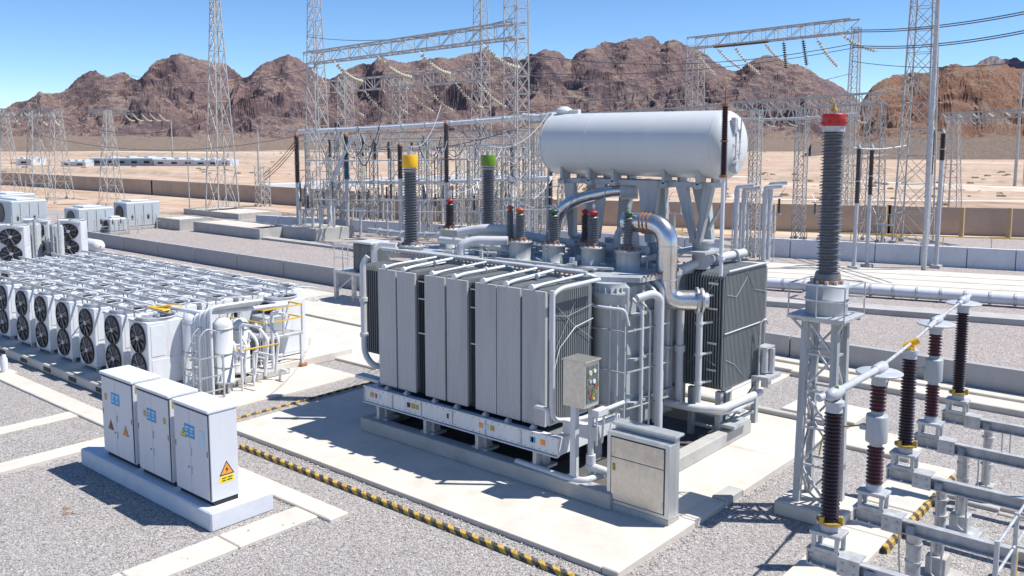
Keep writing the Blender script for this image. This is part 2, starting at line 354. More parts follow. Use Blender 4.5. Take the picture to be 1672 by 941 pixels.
def tag(o, label=None, cat=None, group=None, kind=None):
    if label: o['label'] = label
    if cat: o['category'] = cat
    if group: o['group'] = group
    if kind: o['kind'] = kind
    return o
def thing(name, label, cat, loc=(0, 0, 0), group=None):
    o = bpy.data.objects.new(name, None); C.objects.link(o); o.location = loc; o.empty_display_size = .3
    return tag(o, label, cat, group)
def copy_tree(o, parent=None):
    c = o.copy(); C.objects.link(c); c.parent = parent
    for ch in [x for x in KIDS.get(o.name, [])]: copy_tree(ch, c)
    return c
KIDS = {}
def index_kids(root):
    def rec(o):
        KIDS[o.name] = [x for x in bpy.data.objects if x.parent == o]
        for x in KIDS[o.name]: rec(x)
    rec(root)
ORD = ['leftmost', 'second', 'third', 'fourth', 'fifth', 'sixth', 'seventh', 'eighth', 'ninth', 'tenth', 'eleventh', 'twelfth', 'thirteenth', 'fourteenth', 'fifteenth', 'sixteenth', 'seventeenth', 'eighteenth', 'nineteenth', 'twentieth', 'twenty-first', 'twenty-second', 'twenty-third', 'twenty-fourth', 'twenty-fifth', 'twenty-sixth', 'twenty-seventh', 'twenty-eighth', 'twenty-ninth', 'thirtieth']
ORD += ['thirty-'+w for w in ('first','second','third','fourth','fifth','sixth','seventh','eighth','ninth')]+['fortieth']+['forty-'+w for w in ('first','second','third','fourth','fifth','sixth','seventh','eighth','ninth')]
def ordinal(objs, noun, group, zref=4.0):
    objs = sorted(objs, key=lambda o: proj(o.location.x, o.location.y, o.location.z+zref)[0])
    for i, o in enumerate(objs):
        o['label'] = ('leftmost ' + noun) if i == 0 else ('rightmost ' + noun if i == len(objs)-1 else f'{ORD[i]} from left {noun}')
        o['group'] = group

# ------------------------------------------------------------------ world, sun, camera
SUN = Vector((.46, .36, 1.0)).normalized()
elev = math.asin(SUN.z); azm = math.atan2(SUN.x, SUN.y)
w = bpy.data.worlds.new("World"); S.world = w; w.use_nodes = True
wn = w.node_tree.nodes; wl = w.node_tree.links
sky = wn.new('ShaderNodeTexSky'); sky.sky_type = 'NISHITA'; sky.sun_disc = False; sky.sun_elevation = elev; sky.sun_rotation = azm
sky.altitude = 3500; sky.air_density = 1.0; sky.dust_density = 0.0; sky.ozone_density = 4.0
hs = wn.new('ShaderNodeHueSaturation'); hs.inputs['Saturation'].default_value = 1.12; wl.new(sky.outputs[0], hs.inputs['Color']); wl.new(hs.outputs[0], wn['Background'].inputs[0]); wn['Background'].inputs[1].default_value = .132
sl = bpy.data.lights.new('sun', 'SUN'); sl.energy = 5.0; sl.angle = math.radians(.53); sl.color = (1, .96, .90)
so = bpy.data.objects.new('sun', sl); C.objects.link(so); so.rotation_euler = (-SUN).to_track_quat('-Z', 'Y').to_euler(); so.location = (0, 0, 60)
cam = bpy.data.cameras.new('camera'); co = bpy.data.objects.new('camera', cam); C.objects.link(co); S.camera = co
cam.sensor_width = 36; cam.lens = FF/1672*36; cam.shift_y = -(470.5-CY)/1672; cam.clip_end = 20000; cam.clip_start = .1
R = Matrix(((rx, UPV[0], -FWV[0]), (ry, UPV[1], -FWV[1]), (0, UPV[2], -FWV[2]))).to_4x4(); R.translation = (0, 0, HC); co.matrix_world = R
S.view_settings.view_transform = 'Standard'; S.view_settings.look = 'None'; S.view_settings.exposure = 0.33; S.view_settings.gamma = 1

# ------------------------------------------------------------------ the ground
def sheet(name, x0, x1, y0, y1, z, m):
    return tag(MB().add([(x0, y0, z), (x1, y0, z), (x1, y1, z), (x0, y1, z)], [(0, 1, 2, 3)]).build(name, m), kind='structure')
def slab(name, x0, x1, y0, y1, z1, m, bev=.02, z0=-.05):
    return tag(MB().box(x0, x1, y0, y1, z0, z1, bev).build(name, m), kind='structure')
sheet('ground', -7000, 7000, -3000, 8000, 0, 'desert')
g = MB()
g.add([(-130, -12, .004), (14, -12, .004), (14, 82, .004), (-14, 82, .004), (-34, 66, .004), (-62, 56, .004), (-85, 46, .004), (-130, 38, .004)], [(0, 1, 2, 3, 4, 5, 6, 7)])
tag(g.build('gravel_yard', 'gravel2'), kind='structure')
sheet('gravel_bed', -45, 6, -6, 30.3, .008, 'gravel')

# ------------------------------------------------------------------ mountains (height fields that stand where the ridges stand)
def elev_at(sky_pts, u):
    for (a, va), (b, vb) in zip(sky_pts, sky_pts[1:]):
        if a <= u <= b: return va+(vb-va)*(u-a)/(b-a)
    return sky_pts[0][1] if u < sky_pts[0][0] else sky_pts[-1][1]
def mountain(name, pts, u0, u1, nu, r0, rc, r1, nr, m, seed, rough=1.0, feat=90.0, fan=.10, jag=.07):
    off = Vector((seed*13.7, seed*7.1, seed*3.3)); vs = []; 
    for i in range(nu+1):
        u = u0+(u1-u0)*i/nu
        d = ray(u, CY); az = Vector((d[0]+FWV[0]*0, d[1], 0)); 
        hd = Vector((fx*1+rx*(u-836)/1470, fy*1+ry*(u-836)/1470, 0))     # unit depth along the view
        v = elev_at(pts, u)
        rcu = rc*(1+.10*noise.noise(Vector((u*.006, seed, 0)))+.05*noise.noise(Vector((u*.02, seed, 5))))
        Hc = 8+(225-v)/1470*rcu
        for j in range(nr+1):
            t = j/nr
            dep = r0+(rcu-r0)*t/.8 if t < .8 else rcu+(r1-rcu)*(t-.8)/.2
            p = hd*dep
            a = min(1, t/.8)
            q = Vector((p.x, p.y, 0))/feat
            wq = q+Vector((noise.noise(q*.8+off), noise.noise(q*.8-off), 0))*.7
            r1_ = min(1.0, noise.ridged_multi_fractal(wq*.8+off, 1.1, 2.15, 4, 1.0, 2.0)/1.6)**1.25
            r2_ = min(1.0, noise.ridged_multi_fractal(wq*.36-off, .9, 2.1, 3, 1.0, 2.0)/1.6)**1.2
            r3_ = noise.ridged_multi_fractal(wq*3.7+off*.3, .7, 2.1, 5, 1.0, 2.0)/1.7
            va = elev_at(pts, u+(1-a)**.6*(150*noise.noise(q*.28+off)+70*noise.noise(q*.8)))
            g = fan*a+(1-fan)*max(0, (a-.10)/.90)**1.15
            E_ = 8*min(1, a*6)+(225-(va*(1-a**5)+v*a**5))/1470*dep*g                      # sight-line envelope: spurs touch it, gullies cut below it
            rel = max(0.0, min(1, (a-.08)/.35))
            k = .20+.80*(1-a**4)
            carve = Hc*(.36*(1-r1_)*rough+.50*(1-r2_)+(.025+.05*a**6)*(1-r3_))*rel*min(1, .25+g)*k
            h = E_-carve+Hc*.035*(1-k)
            if t > .8: h *= 1-(t-.8)/.2*.9
            w3 = Vector((p.x, p.y, h*2.6))/19
            h += (noise.ridged_multi_fractal(w3, .8, 2.1, 5, 1.0, 2.0)-1.1)*2.4*rel*(1-.55*(1-k)/.8)*min(1, Hc/70)
            h = max(h, 1.0+6*a*noise.noise(q*1.5)**2)
            vs.append((p.x, p.y, max(-2.0, h-1.0)))
    fs = []
    for i in range(nu):
        for j in range(nr):
            a = i*(nr+1)+j; fs.append((a, a+nr+1, a+nr+2, a+1))
    o = MB(); o.add(vs, fs, False); return tag(o.build(name, m), kind='structure')
SKY1 = [(-160, 215), (-60, 195), (0, 180), (20, 170), (50, 155), (70, 149), (90, 152), (110, 143), (130, 128), (150, 118), (160, 115), (180, 120), (195, 114), (210, 112), (225, 122), (235, 124), (250, 108), (270, 92), (285, 80), (300, 77), (315, 84), (330, 90), (345, 90), (360, 98), (380, 108), (400, 115), (410, 112), (430, 95), (450, 90), (475, 83), (490, 88), (510, 102), (525, 118), (540, 125), (560, 115), (590, 100), (620, 92), (650, 94), (680, 97), (700, 92), (730, 88), (760, 84), (790, 83), (810, 90), (840, 92), (870, 85), (890, 78), (910, 84), (932, 98), (942, 88), (955, 78), (980, 70), (1010, 63), (1035, 60), (1055, 60), (1075, 70), (1088, 60), (1110, 66), (1140, 84), (1160, 97), (1182, 108), (1200, 108), (1225, 98), (1240, 90), (1270, 94), (1300, 103), (1330, 118), (1360, 130), (1390, 148), (1412, 165), (1440, 180), (1480, 205), (1520, 232)]
SKY2 = [(1330, 232), (1360, 212), (1390, 185), (1405, 160), (1420, 138), (1440, 122), (1460, 116), (1480, 110), (1500, 104), (1530, 101), (1560, 99), (1590, 99), (1620, 101), (1650, 104), (1672, 108), (1720, 104), (1800, 112), (1900, 130)]
SKY3 = [(1560, 140), (1590, 104), (1602, 97), (1615, 94), (1625, 99), (1640, 101), (1652, 93), (1665, 91), (1690, 94), (1760, 86), (1850, 100)]
mountain('mountain_range', SKY1, -170, 1525, 1350, 520, 1150, 1500, 230, 'rock', 3, 1.0, 62)
mountain('red_mountain', SKY2, 1325, 1880, 460, 330, 620, 820, 160, 'rockred', 9, .9, 36, .16)
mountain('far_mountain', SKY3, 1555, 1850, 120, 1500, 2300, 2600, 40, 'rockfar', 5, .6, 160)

# ------------------------------------------------------------------ desert beyond the wall: low banks, tracks, scrub
def berm(u0, v0, u1, v1, wd, h, seed):
    a = Vector(P(u0, v0)); b = Vector(P(u1, v1)); n = 60; d = (b-a); q = Vector((-d.y, d.x)).normalized()
    vs = []
    for i in range(n+1):
        t = i/n; c = a+d*t; hh = h*(.5+.6*noise.noise(Vector((t*9, seed, 0)))+.3)*math.sin(PI*min(1, max(0, t)))**.35; o = q*wd*.5*noise.noise(Vector((t*5, seed, 3)))
        for k, z in ((-1, -.1), (-.35, 1), (.35, .95), (1, -.1)):
            w2 = c+o+q*wd*k; vs.append((w2.x, w2.y, hh*z if z > 0 else z))
    fs = [(i*4+k, i*4+k+1, i*4+5+k, i*4+4+k) for i in range(n) for k in range(3)]
    return tag(MB().add(vs, fs, True).build('sand_bank', 'bank'), kind='structure')
for i, a in enumerate([(1200, 245, 1700, 246, 6, 2.2), (1180, 278, 1700, 282, 2.5, .9), (1200, 312, 1700, 316, 1.2, .45), (380, 249, 980, 250, 6, 2.0), (0, 262, 460, 268, 4, 1.2), (420, 270, 900, 268, 3.5, 1.2), (380, 258, 900, 262, 5, 1.6), (0, 252, 500, 262, 8, 2.2), (540, 282, 900, 276, 3, 1.2), (1200, 262, 1700, 256, 4, 1.8), (1180, 292, 1700, 300, 2.2, .9), (1250, 240, 1700, 238, 8, 3.0), (450, 243, 1000, 241, 10, 2.8), (-40, 279, 330, 286, 3, 1.1)]): berm(*a, i*3.1)
tr = MB()
for (u0, v0, u1, v1, wd) in [(1190, 288, 1700, 308, 2.2), (1190, 325, 1700, 329, 1.0), (480, 268, 900, 268, 3), (0, 246, 480, 250, 9)]:
    a = Vector(P(u0, v0)); b = Vector(P(u1, v1)); q = Vector((-(b-a).y, (b-a).x)).normalized()*wd
    tr.add([(*(a-q), .012), (*(b-q), .012), (*(b+q), .012), (*(a+q), .012)], [(0, 1, 2, 3)])
tag(tr.build('road', mat('pale track', (.66, .60, .53), .9, 0, .1, .4)), kind='structure')
scr = MB()
for _ in range(420):
    u = random.uniform(0, 1672); v = random.choice([random.uniform(240, 335), random.uniform(250, 300)])
    if u < 480 and v > 285 or u > 1200 and v > 338: continue
    x, y = P(u, v); r = random.uniform(.15, .7)
    for _ in range(5):
        a = random.uniform(0, 6.28); rr = r*random.uniform(.4, .8)
        scr.lathe([(rr, 0), (rr*1.1, rr*.4), (rr*.5, rr*.9)], (x+math.cos(a)*r*.6, y+math.sin(a)*r*.6, -.05), n=6, smooth=False)
tag(scr.build('desert_scrub', mat('dry scrub', (.20, .17, .10), .95, 0, .35, 2)), 'dry scrub dotted over the sand beyond the walls', 'scrub', kind='stuff')

# perimeter wall, with posts
def wall_line(name, pts, h, th, m, label, cat, post=None, cap=None):
    root = thing(name, label, cat, (pts[0][0], pts[0][1], 0))
    w = MB(); ps = MB(); cp = MB()
    for (a, b) in zip(pts, pts[1:]):
        a = Vector((*a, 0)); b = Vector((*b, 0)); w.bar(a+Vector((0, 0, h/2)), b+Vector((0, 0, h/2)), th, h)
        n = max(1, int((b-a).length/(post or 4)))
        for i in range(n+1):
            c = a+(b-a)*i/n; ps.box(c.x-.16, c.x+.16, c.y-.16, c.y+.16, 0, h+.06)
        cp.bar(a+Vector((0, 0, h+.05)), b+Vector((0, 0, h+.05)), th+.12, .1)
    w.build('wall_panel', m, root)
    if post: ps.each('post', 'wallbrown' if m == 'wallbrown' else m, root)
    if cap: cp.build('coping', cap, root)
    return root
A = [P(-40, 301), P(30, 303), P(250, 318), P(490, 336), P(600, 344)]
wall_line('perimeter_wall', A, 2.0, .3, 'wallbrown', 'long tan perimeter wall crossing the desert behind the left lattice towers', 'wall', 6, 'conc2')
A = [P(560, 352), P(720, 362), P(900, 366), P(1200, 374), P(1450, 381), P(1720, 388)]
wall_line('perimeter_wall', A, 2.3, .3, 'wallbrown', 'tan perimeter wall running behind the switchgear to the right edge', 'wall', 7)
for u in (1265, 1445, 1571, 1648):
    x, y = P(u, 378+(u-1265)*.02+2); tag(MB().box(x-.16, x+.16, y-.5, y-.15, 0, 2.4, .02).build('wall_pier', mat('ochre pier', (.47, .33, .19), .8)), f'ochre pier against the tan perimeter wall, {["left of the red capped bushing", "behind the tall lattice tower", "third from left on the right-hand wall", "nearest the right edge"][(1265, 1445, 1571, 1648).index(u)]}', 'pier', 'piers on the perimeter wall')
# whitewashed barrier, segments
def seg_wall(name, a, b, h, th, n, m, label, gap=.03, joint='rust'):
    a = Vector((*a, 0)); b = Vector((*b, 0)); root = thing(name, label, 'wall', (a.x, a.y, 0)); d = (b-a)/n; t = d.normalized()
    for i in range(n):
        MB().bar(a+d*i+t*gap+Vector((0, 0, h/2)), a+d*(i+1)-t*gap+Vector((0, 0, h/2)), th, h).build('panel', m, root)
        MB().bar(a+d*i+Vector((0, 0, 0)), a+d*i+Vector((0, 0, h-.05)), gap*1.8, th*.8).build('joint', 'conc2', root)
    return root
seg_wall('white_barrier', P(1225, 417), P(1740, 446), 1.25, .35, 7, 'wallwhite', 'whitewashed concrete barrier behind the pipe duct on the right')
seg_wall('white_barrier', P(420, 369), P(1180, 414), 1.0, .35, 16, 'wallwhite', 'whitewashed concrete barrier seen through the central switchgear')
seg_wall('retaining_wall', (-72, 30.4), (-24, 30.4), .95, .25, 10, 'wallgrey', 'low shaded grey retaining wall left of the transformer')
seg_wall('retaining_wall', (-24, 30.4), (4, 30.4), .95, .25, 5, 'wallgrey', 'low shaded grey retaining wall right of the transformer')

# yard beyond the low wall: raised gravel, concrete strips and duct
slab('pavement', -19.5, 6, 28.9, 29.6, .14, 'conc')
slab('pavement', -22.5, 6, 29.62, 30.2, .22, 'conc')
sheet('gravel_terrace', -72, -24, 30.6, 40.5, .012, 'gravel2')
sheet('gravel_terrace', -24, 8, 30.6, 41.2, .012, 'gravel2')
slab('pavement', -62, -22, 40.5, 41.3, .18, 'conc2')
kp = [P(1200, 493), P(1690, 530)]
MBk = MB(); MBk.bar((*kp[0], .12), (*kp[1], .12), 1.3, .30); tag(MBk.build('pavement', 'conc2'), kind='structure')
dk = [P(1180, 468), P(1700, 505)]
r = thing('pipe_duct', 'long white insulated pipe duct lying along the yard right of the transformer', 'duct', (*dk[0], 0))
a, b = Vector((*dk[0], .36)), Vector((*dk[1], .36)); n = 14
for i in range(n):
    MB().cyl(a+(b-a)*i/n, a+(b-a)*(i+.97)/n, .27, n=14).build('pipe_section', 'wallwhite', r)
    c = a+(b-a)*(i+.985)/n; MB().cyl(c-(b-a).normalized()*.06, c+(b-a).normalized()*.06, .31, n=14).build('collar', 'galv', r)
pa = [P(1190, 462), P(1700, 492), P(1700, 455), P(1190, 428)]
o = MB(); o.prism([pa[0], pa[1], pa[2], pa[3]], 'z', -.05, .10); tag(o.build('pavement', 'conc'), kind='structure')
for k in range(1, 4):
    q0 = Vector(pa[0]).lerp(Vector(pa[3]), k/4); q1 = Vector(pa[1]).lerp(Vector(pa[2]), k/4)
    tag(MB().bar((*q0, .105), (*q1, .105), .08, .02).build('pavement_joint', 'conc2'), kind='structure')
# far gravel strip and yellow railing in front of the perimeter wall
r = thing('yellow_railing', 'thin yellow railing running along the gravel before the right perimeter wall', 'railing', (*P(1195, 388), 0))
a, b = Vector((*P(1050, 386), 0)), Vector((*P(1700, 410), 0)); rl = MB(); rp = MB(); n = 9
for i in range(n+1): c = a+(b-a)*i/n; rp.bar(c, c+Vector((0, 0, .8)), .05)
for z in (.8,): rl.bar(a+Vector((0, 0, z)), b+Vector((0, 0, z)), .07)
rl.each('rail', 'yrail', r); rp.each('post', 'yrail', r)

# concrete channel blocks, mid left
def block(u0, v0, u1, v1, wd, h, label):
    a = Vector((*P(u0, v0), 0)); b = Vector((*P(u1, v1), 0)); q = Vector((0, wd, 0)); t = (b-a)
    root = thing('cable_trough', label, 'concrete trough', (a.x, a.y, 0)); o = MB()
    y0 = min(a.y, b.y); x0, x1 = a.x, b.x
    o.box(x0, x1, y0, y0+.25, 0, h, .02); o.box(x0, x1, y0+wd-.25, y0+wd, 0, h, .02); o.box(x0, x0+.25, y0+.25, y0+wd-.25, 0, h-.003); o.box(x1-.25, x1, y0+.25, y0+wd-.25, 0, h-.003)
    o.build('trough_wall', 'conc2', root)
    l = MB(); nn = max(2, int((x1-x0)/1.8))
    for i in range(nn):
        if random.random() < .75: l.box(x0+.28+(x1-x0-.56)*i/nn, x0+.28+(x1-x0-.56)*(i+.94)/nn, y0+.28, y0+wd-.28, h-.12, h-.06)
    l.build('lid', 'conc', root)
block(256, 372, 316, 375, 3.2, .95, 'small concrete cable trough beside the grey generator boxes')
block(316, 378, 462, 388, 3.4, .85, 'long concrete cable trough left of the middle')
block(462, 388, 530, 393, 3.8, .95, 'deep concrete cable trough just left of the big transformer')
block(300, 350, 420, 357, 5, .6, 'low concrete trough at the foot of the tall left lattice tower')

# ------------------------------------------------------------------ paths and pads near the camera
slab('path', -23.35, -22.75, 3, 12.1, .06, 'conc')
slab('path', -22.7, -22.6, 3, 12.1, .10, 'conc')
slab('path', -26.35, -25.75, 3, 10.9, .05, 'conc')
slab('path', -40, -23.4, 10.92, 11.55, .07, 'conc')
for k, (x0, x1) in enumerate([(-22.5, -19.6), (-19.58, -17.0), (-16.98, -14.5)]): slab('path', x0, x1, 11.12, 11.62, .08, 'conc')
for k in range(5): slab('path', -15.62, -14.85, 1.2+k*2.0, 3.18+k*2.0-(.1 if k == 4 else 0), .08, 'conc')
# slab under the transformer, four pours with open joints and a raised right rim
xs = [-21.5, -17.2, -12.9, -8.95]; ys = [13.0, 16.8, 20.6, 23.7]
for i in range(3):
    for j in range(3): slab('transformer_slab', xs[i]+.006, xs[i+1]-.006, ys[j]+.006, ys[j+1]-.006, .12, 'conc', .008)
slab('kerb', -8.94, -8.58, 13.0, 17.2, .15, 'conc', .02); slab('kerb', -8.94, -8.58, 17.22, 18.0, .19, 'conc2', .03); slab('kerb', -8.94, -8.58, 18.02, 23.9, .15, 'conc', .02)
slab('kerb', -21.5, -8.58, 23.72, 23.95, .25, 'conc2', .02)
def hazard(name, x0, x1, y0, y1, label, h=.105):
    return tag(MB().box(x0, x1, y0, y1, 0, h, .012).build(name, 'stripes'), label, 'kerb')
hazard('striped_kerb', -19.9, -2.5, 12.42, 12.54, 'yellow and black striped kerb bar running along the gravel before the transformer slab')
hazard('striped_kerb', -22.13, -22.05, 12.6, 19.4, 'yellow and black striped kerb bar along the left side of the transformer slab', .06)
slab('pavement', -27.6, -23.0, 14.2, 18.9, .08, 'conc')
slab('pavement', -27.6, -22.9, 12.75, 13.5, .07, 'conc')
for (x0, x1, y0, y1) in [(-45, -35.2, 20.8, 23.9), (-35.1, -28.6, 20.8, 23.9), (-28.5, -23.2, 19.9, 23.9), (-45, -35.2, 24.2, 28.4), (-35.1, -28.6, 24.2, 28.4), (-28.5, -22.4, 24.2, 28.4), (-34, -28.6, 18, 20.6), (-50, -45.1, 20.8, 28.4)]: slab('pavement', x0, x1, y0, y1, .10, 'conc')
slab('pavement', -22.3, -12, 24.1, 28.5, .06, 'conc')
# right-hand trench: pale covers with notched yellow edge
for k in range(9):
    y0 = 8+k*1.62
    if k == 3 or k == 7: slab('trench_cover', -6.35, -5.3, y0, y0+1.6, .13, 'conc', .02)
    else: slab('trench_cover', -6.3, -5.32, y0, y0+1.6, .11, 'conc', .02)
for (xa, xb, ya, yb) in [(-5.29, -5.16, 9.8, 15.2), (-5.29, -5.18, 17.2, 22.0)]: hazard('striped_kerb', xa, xb, ya, yb, 'striped notched edge strip on the pale trench covers, '+('nearest part' if ya < 12 else 'farther part'), .16)
slab('trench_cover', -8.4, -6.4, 22.6, 24.3, .12, 'conc', .02); slab('trench_cover', -10.6, -8.45, 24.6, 26.2, .10, 'conc', .02)
slab('trench_cover', -5.28, -1, 20.9, 21.7, .10, 'conc', .02)
for (yy, k) in ((14.9, 0), (17.2, 1), (20.7, 2)): slab('path', -4.0, -2.6, yy-.08, yy+.06, .05, 'conc2')
slab('kerb', -12, 4, 28.5, 28.85, .2, 'conc')
# loose stones: spill at the path edges and over the gravel near the camera
random.seed(11); st = MB()
for i in range(3600):
    if i % 3:
        x = random.uniform(-24, -3); y = random.uniform(6.5, 13.0)
    else:
        k = random.random()
        if k < .35: x = random.uniform(-21.5, -8.6); y = 12.98-abs(random.gauss(0, .12))
        elif k < .6: x = -8.55+abs(random.gauss(0, .2)); y = random.uniform(13, 23)
        elif k < .8: x = random.choice([-15.68, -14.80])+random.gauss(0, .03); y = random.uniform(6.8, 11)
        else: x = random.uniform(-22.5, -14.5); y = random.choice([11.08, 11.66])+random.gauss(0, .03)
    if -21.9 < x < -15.9 and 9.2 < y < 10.8: continue
    r = random.uniform(.012, .032); z = .012+r*.3
    if (-15.63 < x < -14.84 and y < 11.1 or -23.4 < x < -22.6 and y < 12.1 or -22.5 < x < -14.5 and 11.11 < y < 11.63):
        if random.random() < .93: continue
        z += .07
    q = [(x+r*random.uniform(.7, 1.2)*math.cos(a), y+r*random.uniform(.7, 1.2)*math.sin(a), z+r*random.uniform(-.3, .2)) for a in (0, 1.26, 2.5, 3.8, 5.0)]
    st.add(q+[(x, y, z+r*.7), (x, y, z-r)], [(0, 1, 5), (1, 2, 5), (2, 3, 5), (3, 4, 5), (4, 0, 5), (1, 0, 6), (2, 1, 6), (3, 2, 6), (4, 3, 6), (0, 4, 6)])
tag(st.build('loose_stones', mat('loose stone', (.42, .40, .385), .9, 0, .45, 9)), 'loose pebbles strewn over the gravel and path edges', 'pebbles', kind='stuff')
# low grey industrial shed far away
for (u0, u1, v, h, d, m, lab) in [(148, 250, 271, 1.9, 14, 'bldblue', 'long low blue grey industrial shed far out on the desert plain'), (251, 318, 271, 1.5, 10, 'wallwhite', 'low white industrial shed beside the blue grey one on the plain'), (318, 376, 271, 1.3, 8, 'metalroof', 'low pale shed behind the tall left lattice tower'), (26, 52, 270, 1.5, 8, 'wallwhite', 'low white building at the far left of the plain'), (100, 140, 272, 1.1, 8, 'metalroof', 'small pale roofed building left of the blue grey shed')]:
    x0, y0 = P(u0, v); x1, y1 = P(u1, v); root = thing('industrial_shed', lab, 'building', (x0, y0, 0))
    a = Vector((x0, y0, 0)); b = Vector((x1, y1, 0)); t = (b-a).normalized(); q = Vector((-t.y, t.x, 0))
    MB().bar(a+q*d/2+Vector((0, 0, h/2)), b+q*d/2+Vector((0, 0, h/2)), d, h).build('wall', m, root)
    MB().bar(a+q*d/2+Vector((0, 0, h+.15)), b+q*d/2+Vector((0, 0, h+.15)), d+1.0, .3).build('roof', 'metalroof', root)
    L = (b-a).length; k = int(L/3)
    ww = MB()
    for i in range(k): c = a+t*(i+.5)*L/k; ww.bar(c-t*.8+q*-.03+Vector((0, 0, h*.55)), c+t*.8+q*-.03+Vector((0, 0, h*.55)), .06, h*.35)
    ww.each('window', 'black', root)
    for i in range(3): c = a+t*L*(.2+.3*i)+q*d*.5; MB().box(c.x-1.2, c.x+1.2, c.y-1.2, c.y+1.2, h+.3, h+.7).build('roof_unit', 'wallwhite', root)
# bleached canal liners far behind
for (u0, v0, u1, v1, lab) in [(430, 312, 620, 303, 'white sheeted canal edge behind the left switchgear'), (600, 300, 880, 290, 'white sheeted canal edge behind the green capped bushing')]:
    a, b = Vector((*P(u0, v0), .5)), Vector((*P(u1, v1), .5)); tag(MB().bar(a, b, 2.5, 1.0).build('canal_edge', 'wallwhite'), lab, 'canal edge')
# ------------------------------------------------------------------ the big power transformer
def sheds(mb, x, y, z0, z1, rc, rs, n, seg=20, alt=False):
    prof = [(rc, z0)]; p = (z1-z0)/n
    for i in range(n):
        z = z0+i*p; r2 = rs if not (alt and i % 2) else rs*.9
        prof += [(rc, z+p*.22), (r2*.97, z+p*.30), (r2, z+p*.42), (rc*1.06, z+p*.80)]
    prof += [(rc, z1)]
    return mb.lathe([(r, z) for r, z in prof], (x, y, 0), n=seg)
TF = thing('power_transformer', 'huge grey power transformer with radiators, bushings and white oil tank on the pale slab', 'transformer', (-15, 18, .12))
# foundation beams and pit
fd = MB(); fd.box(-18.4, -10.25, 15.2, 15.55, .12, .48, .02); fd.box(-10.6, -10.25, 15.56, 21.9, .12, .46, .02); fd.box(-18.4, -18.05, 15.56, 21.9, .12, .46, .02); fd.box(-18.04, -10.61, 21.55, 21.9, .12, .46, .02)
tag(fd.build('transformer_foundation', 'conc2'), kind='structure')
tag(MB().box(-18.04, -10.61, 15.56, 21.54, .12, .16).build('pit_floor', mat('oily pit floor', (.10, .095, .09), .8, 0, .2, 2)), kind='structure')
# main tank
t = MB(); t.box(-19.4, -11.75, 17.95, 21.1, .75, 4.5, .12)
for i in range(9): x = -19.1+i*.88; t.box(x-.06, x+.06, 17.83, 17.95, .9, 4.4)
for y in (18.6, 19.3, 20.0, 20.7): t.box(-11.75, -11.63, y-.05, y+.05, .9, 4.4)
for z in (1.5, 2.6, 3.7): t.box(-11.75, -11.60, 18.1, 21.05, z-.03, z+.03)
tank = t.build('main_tank', 'grey', TF)
for i in range(10): MB().box(-19.4+.1+i*.8, -19.4+.5+i*.8, 18.2, 20.9, .48, .75).build('skid', 'grey', TF) if i % 2 == 0 else None
c = MB(); c.prism([(-20.15, 17.75), (-14.0, 17.55), (-12.9, 17.55), (-11.55, 18.3), (-11.35, 21.3), (-19.9, 21.5)], 'z', 4.5, 4.62)
b = c.use(1)
for i in range(48):
    tt = i/47
    b.cyl((-20+tt*7, 17.68-.1*tt, 4.62), (-20+tt*7, 17.68-.1*tt, 4.67), .03, n=6); b.cyl((-19.7+tt*8.2, 21.35-.12*tt, 4.62), (-19.7+tt*8.2, 21.35-.12*tt, 4.67), .03, n=6)
for i in range(16): b.cyl((-11.5, 18.4+i*.18, 4.62), (-11.5, 18.4+i*.18, 4.67), .03, n=6)
cov = c.build('tank_cover', ['grey', 'rust'], TF)
# rounded turret column at the right front corner of the tank
cc = MB(); cc.lathe([(.42, 1.0), (.42, 4.15), (.46, 4.2), (.46, 4.28), (.42, 4.3), (.42, 4.5)], (-12.25, 18.05, 0), n=28)
for k in range(20): a = 2*PI*k/20; cc.box(-12.25+.44*math.cos(a)-.02, -12.25+.44*math.cos(a)+.02, 18.05+.44*math.sin(a)-.02, 18.05+.44*math.sin(a)+.02, 4.3, 4.4)
cc.build('corner_turret', 'grey', TF)
# base frame carrying the radiators
fr = MB(); fr.box(-18.45, -11.8, 15.42, 15.62, .88, 1.30, .015); fr.box(-12.05, -11.8, 15.63, 17.9, .88, 1.28, .015); fr.box(-18.45, -18.2, 15.63, 17.9, .88, 1.28, .015); fr.box(-18.19, -12.06, 17.4, 17.6, .9, 1.2)
bb = fr.use(1)
for x in [-18.44+i*1.108 for i in range(7)]: bb.box(x-.015, x+.015, 15.395, 15.42, .88, 1.31)
for i in range(32):
    x = -18.3+i*.205; bb.cyl((x, 15.42, 1.25), (x, 15.40, 1.25), .012, n=6); bb.cyl((x, 15.42, .94), (x, 15.40, .94), .012, n=6)
frame = fr.build('base_frame', ['white', 'galv'], TF)
MB().box(-18.19, -12.06, 15.63, 17.39, 1.0, 1.22).build('deck', 'raddark', frame)
fl = MB(); fl.box(-18.45, -11.8, 15.36, 15.42, 1.302, 1.325); fl.box(-18.45, -11.8, 15.36, 15.42, .856, .879); fl.build('flange', 'cab', frame)
for (x, w_, cs) in [(-18.2, .13, 'brass'), (-18.0, .05, 'red'), (-17.85, .06, 'lblue'), (-16.75, .10, 'black'), (-16.60, .14, 'brass'), (-16.42, .08, 'brass'), (-14.22, .12, 'signo'), (-14.02, .10, 'lblue'), (-13.85, .12, 'brass'), (-12.62, .14, 'blue'), (-12.58, .06, 'red'), (-12.32, .13, 'signo'), (-15.3, .05, 'black')]:
    MB().box(x, x+w_, 15.404, 15.419, 1.05, 1.05+.12).build('decal', cs, frame)
for x in (-17.85, -16.05, -14.25, -12.45):
    l = MB(); l.box(x-.13, x+.13, 15.55, 15.8, .5, .88, .01); l.box(x-.25, x+.25, 15.45, 15.9, .46, .52); l.box(x-.05, x+.05, 15.36, 15.55, .5, .86); l.build('support_foot', 'galv', TF)
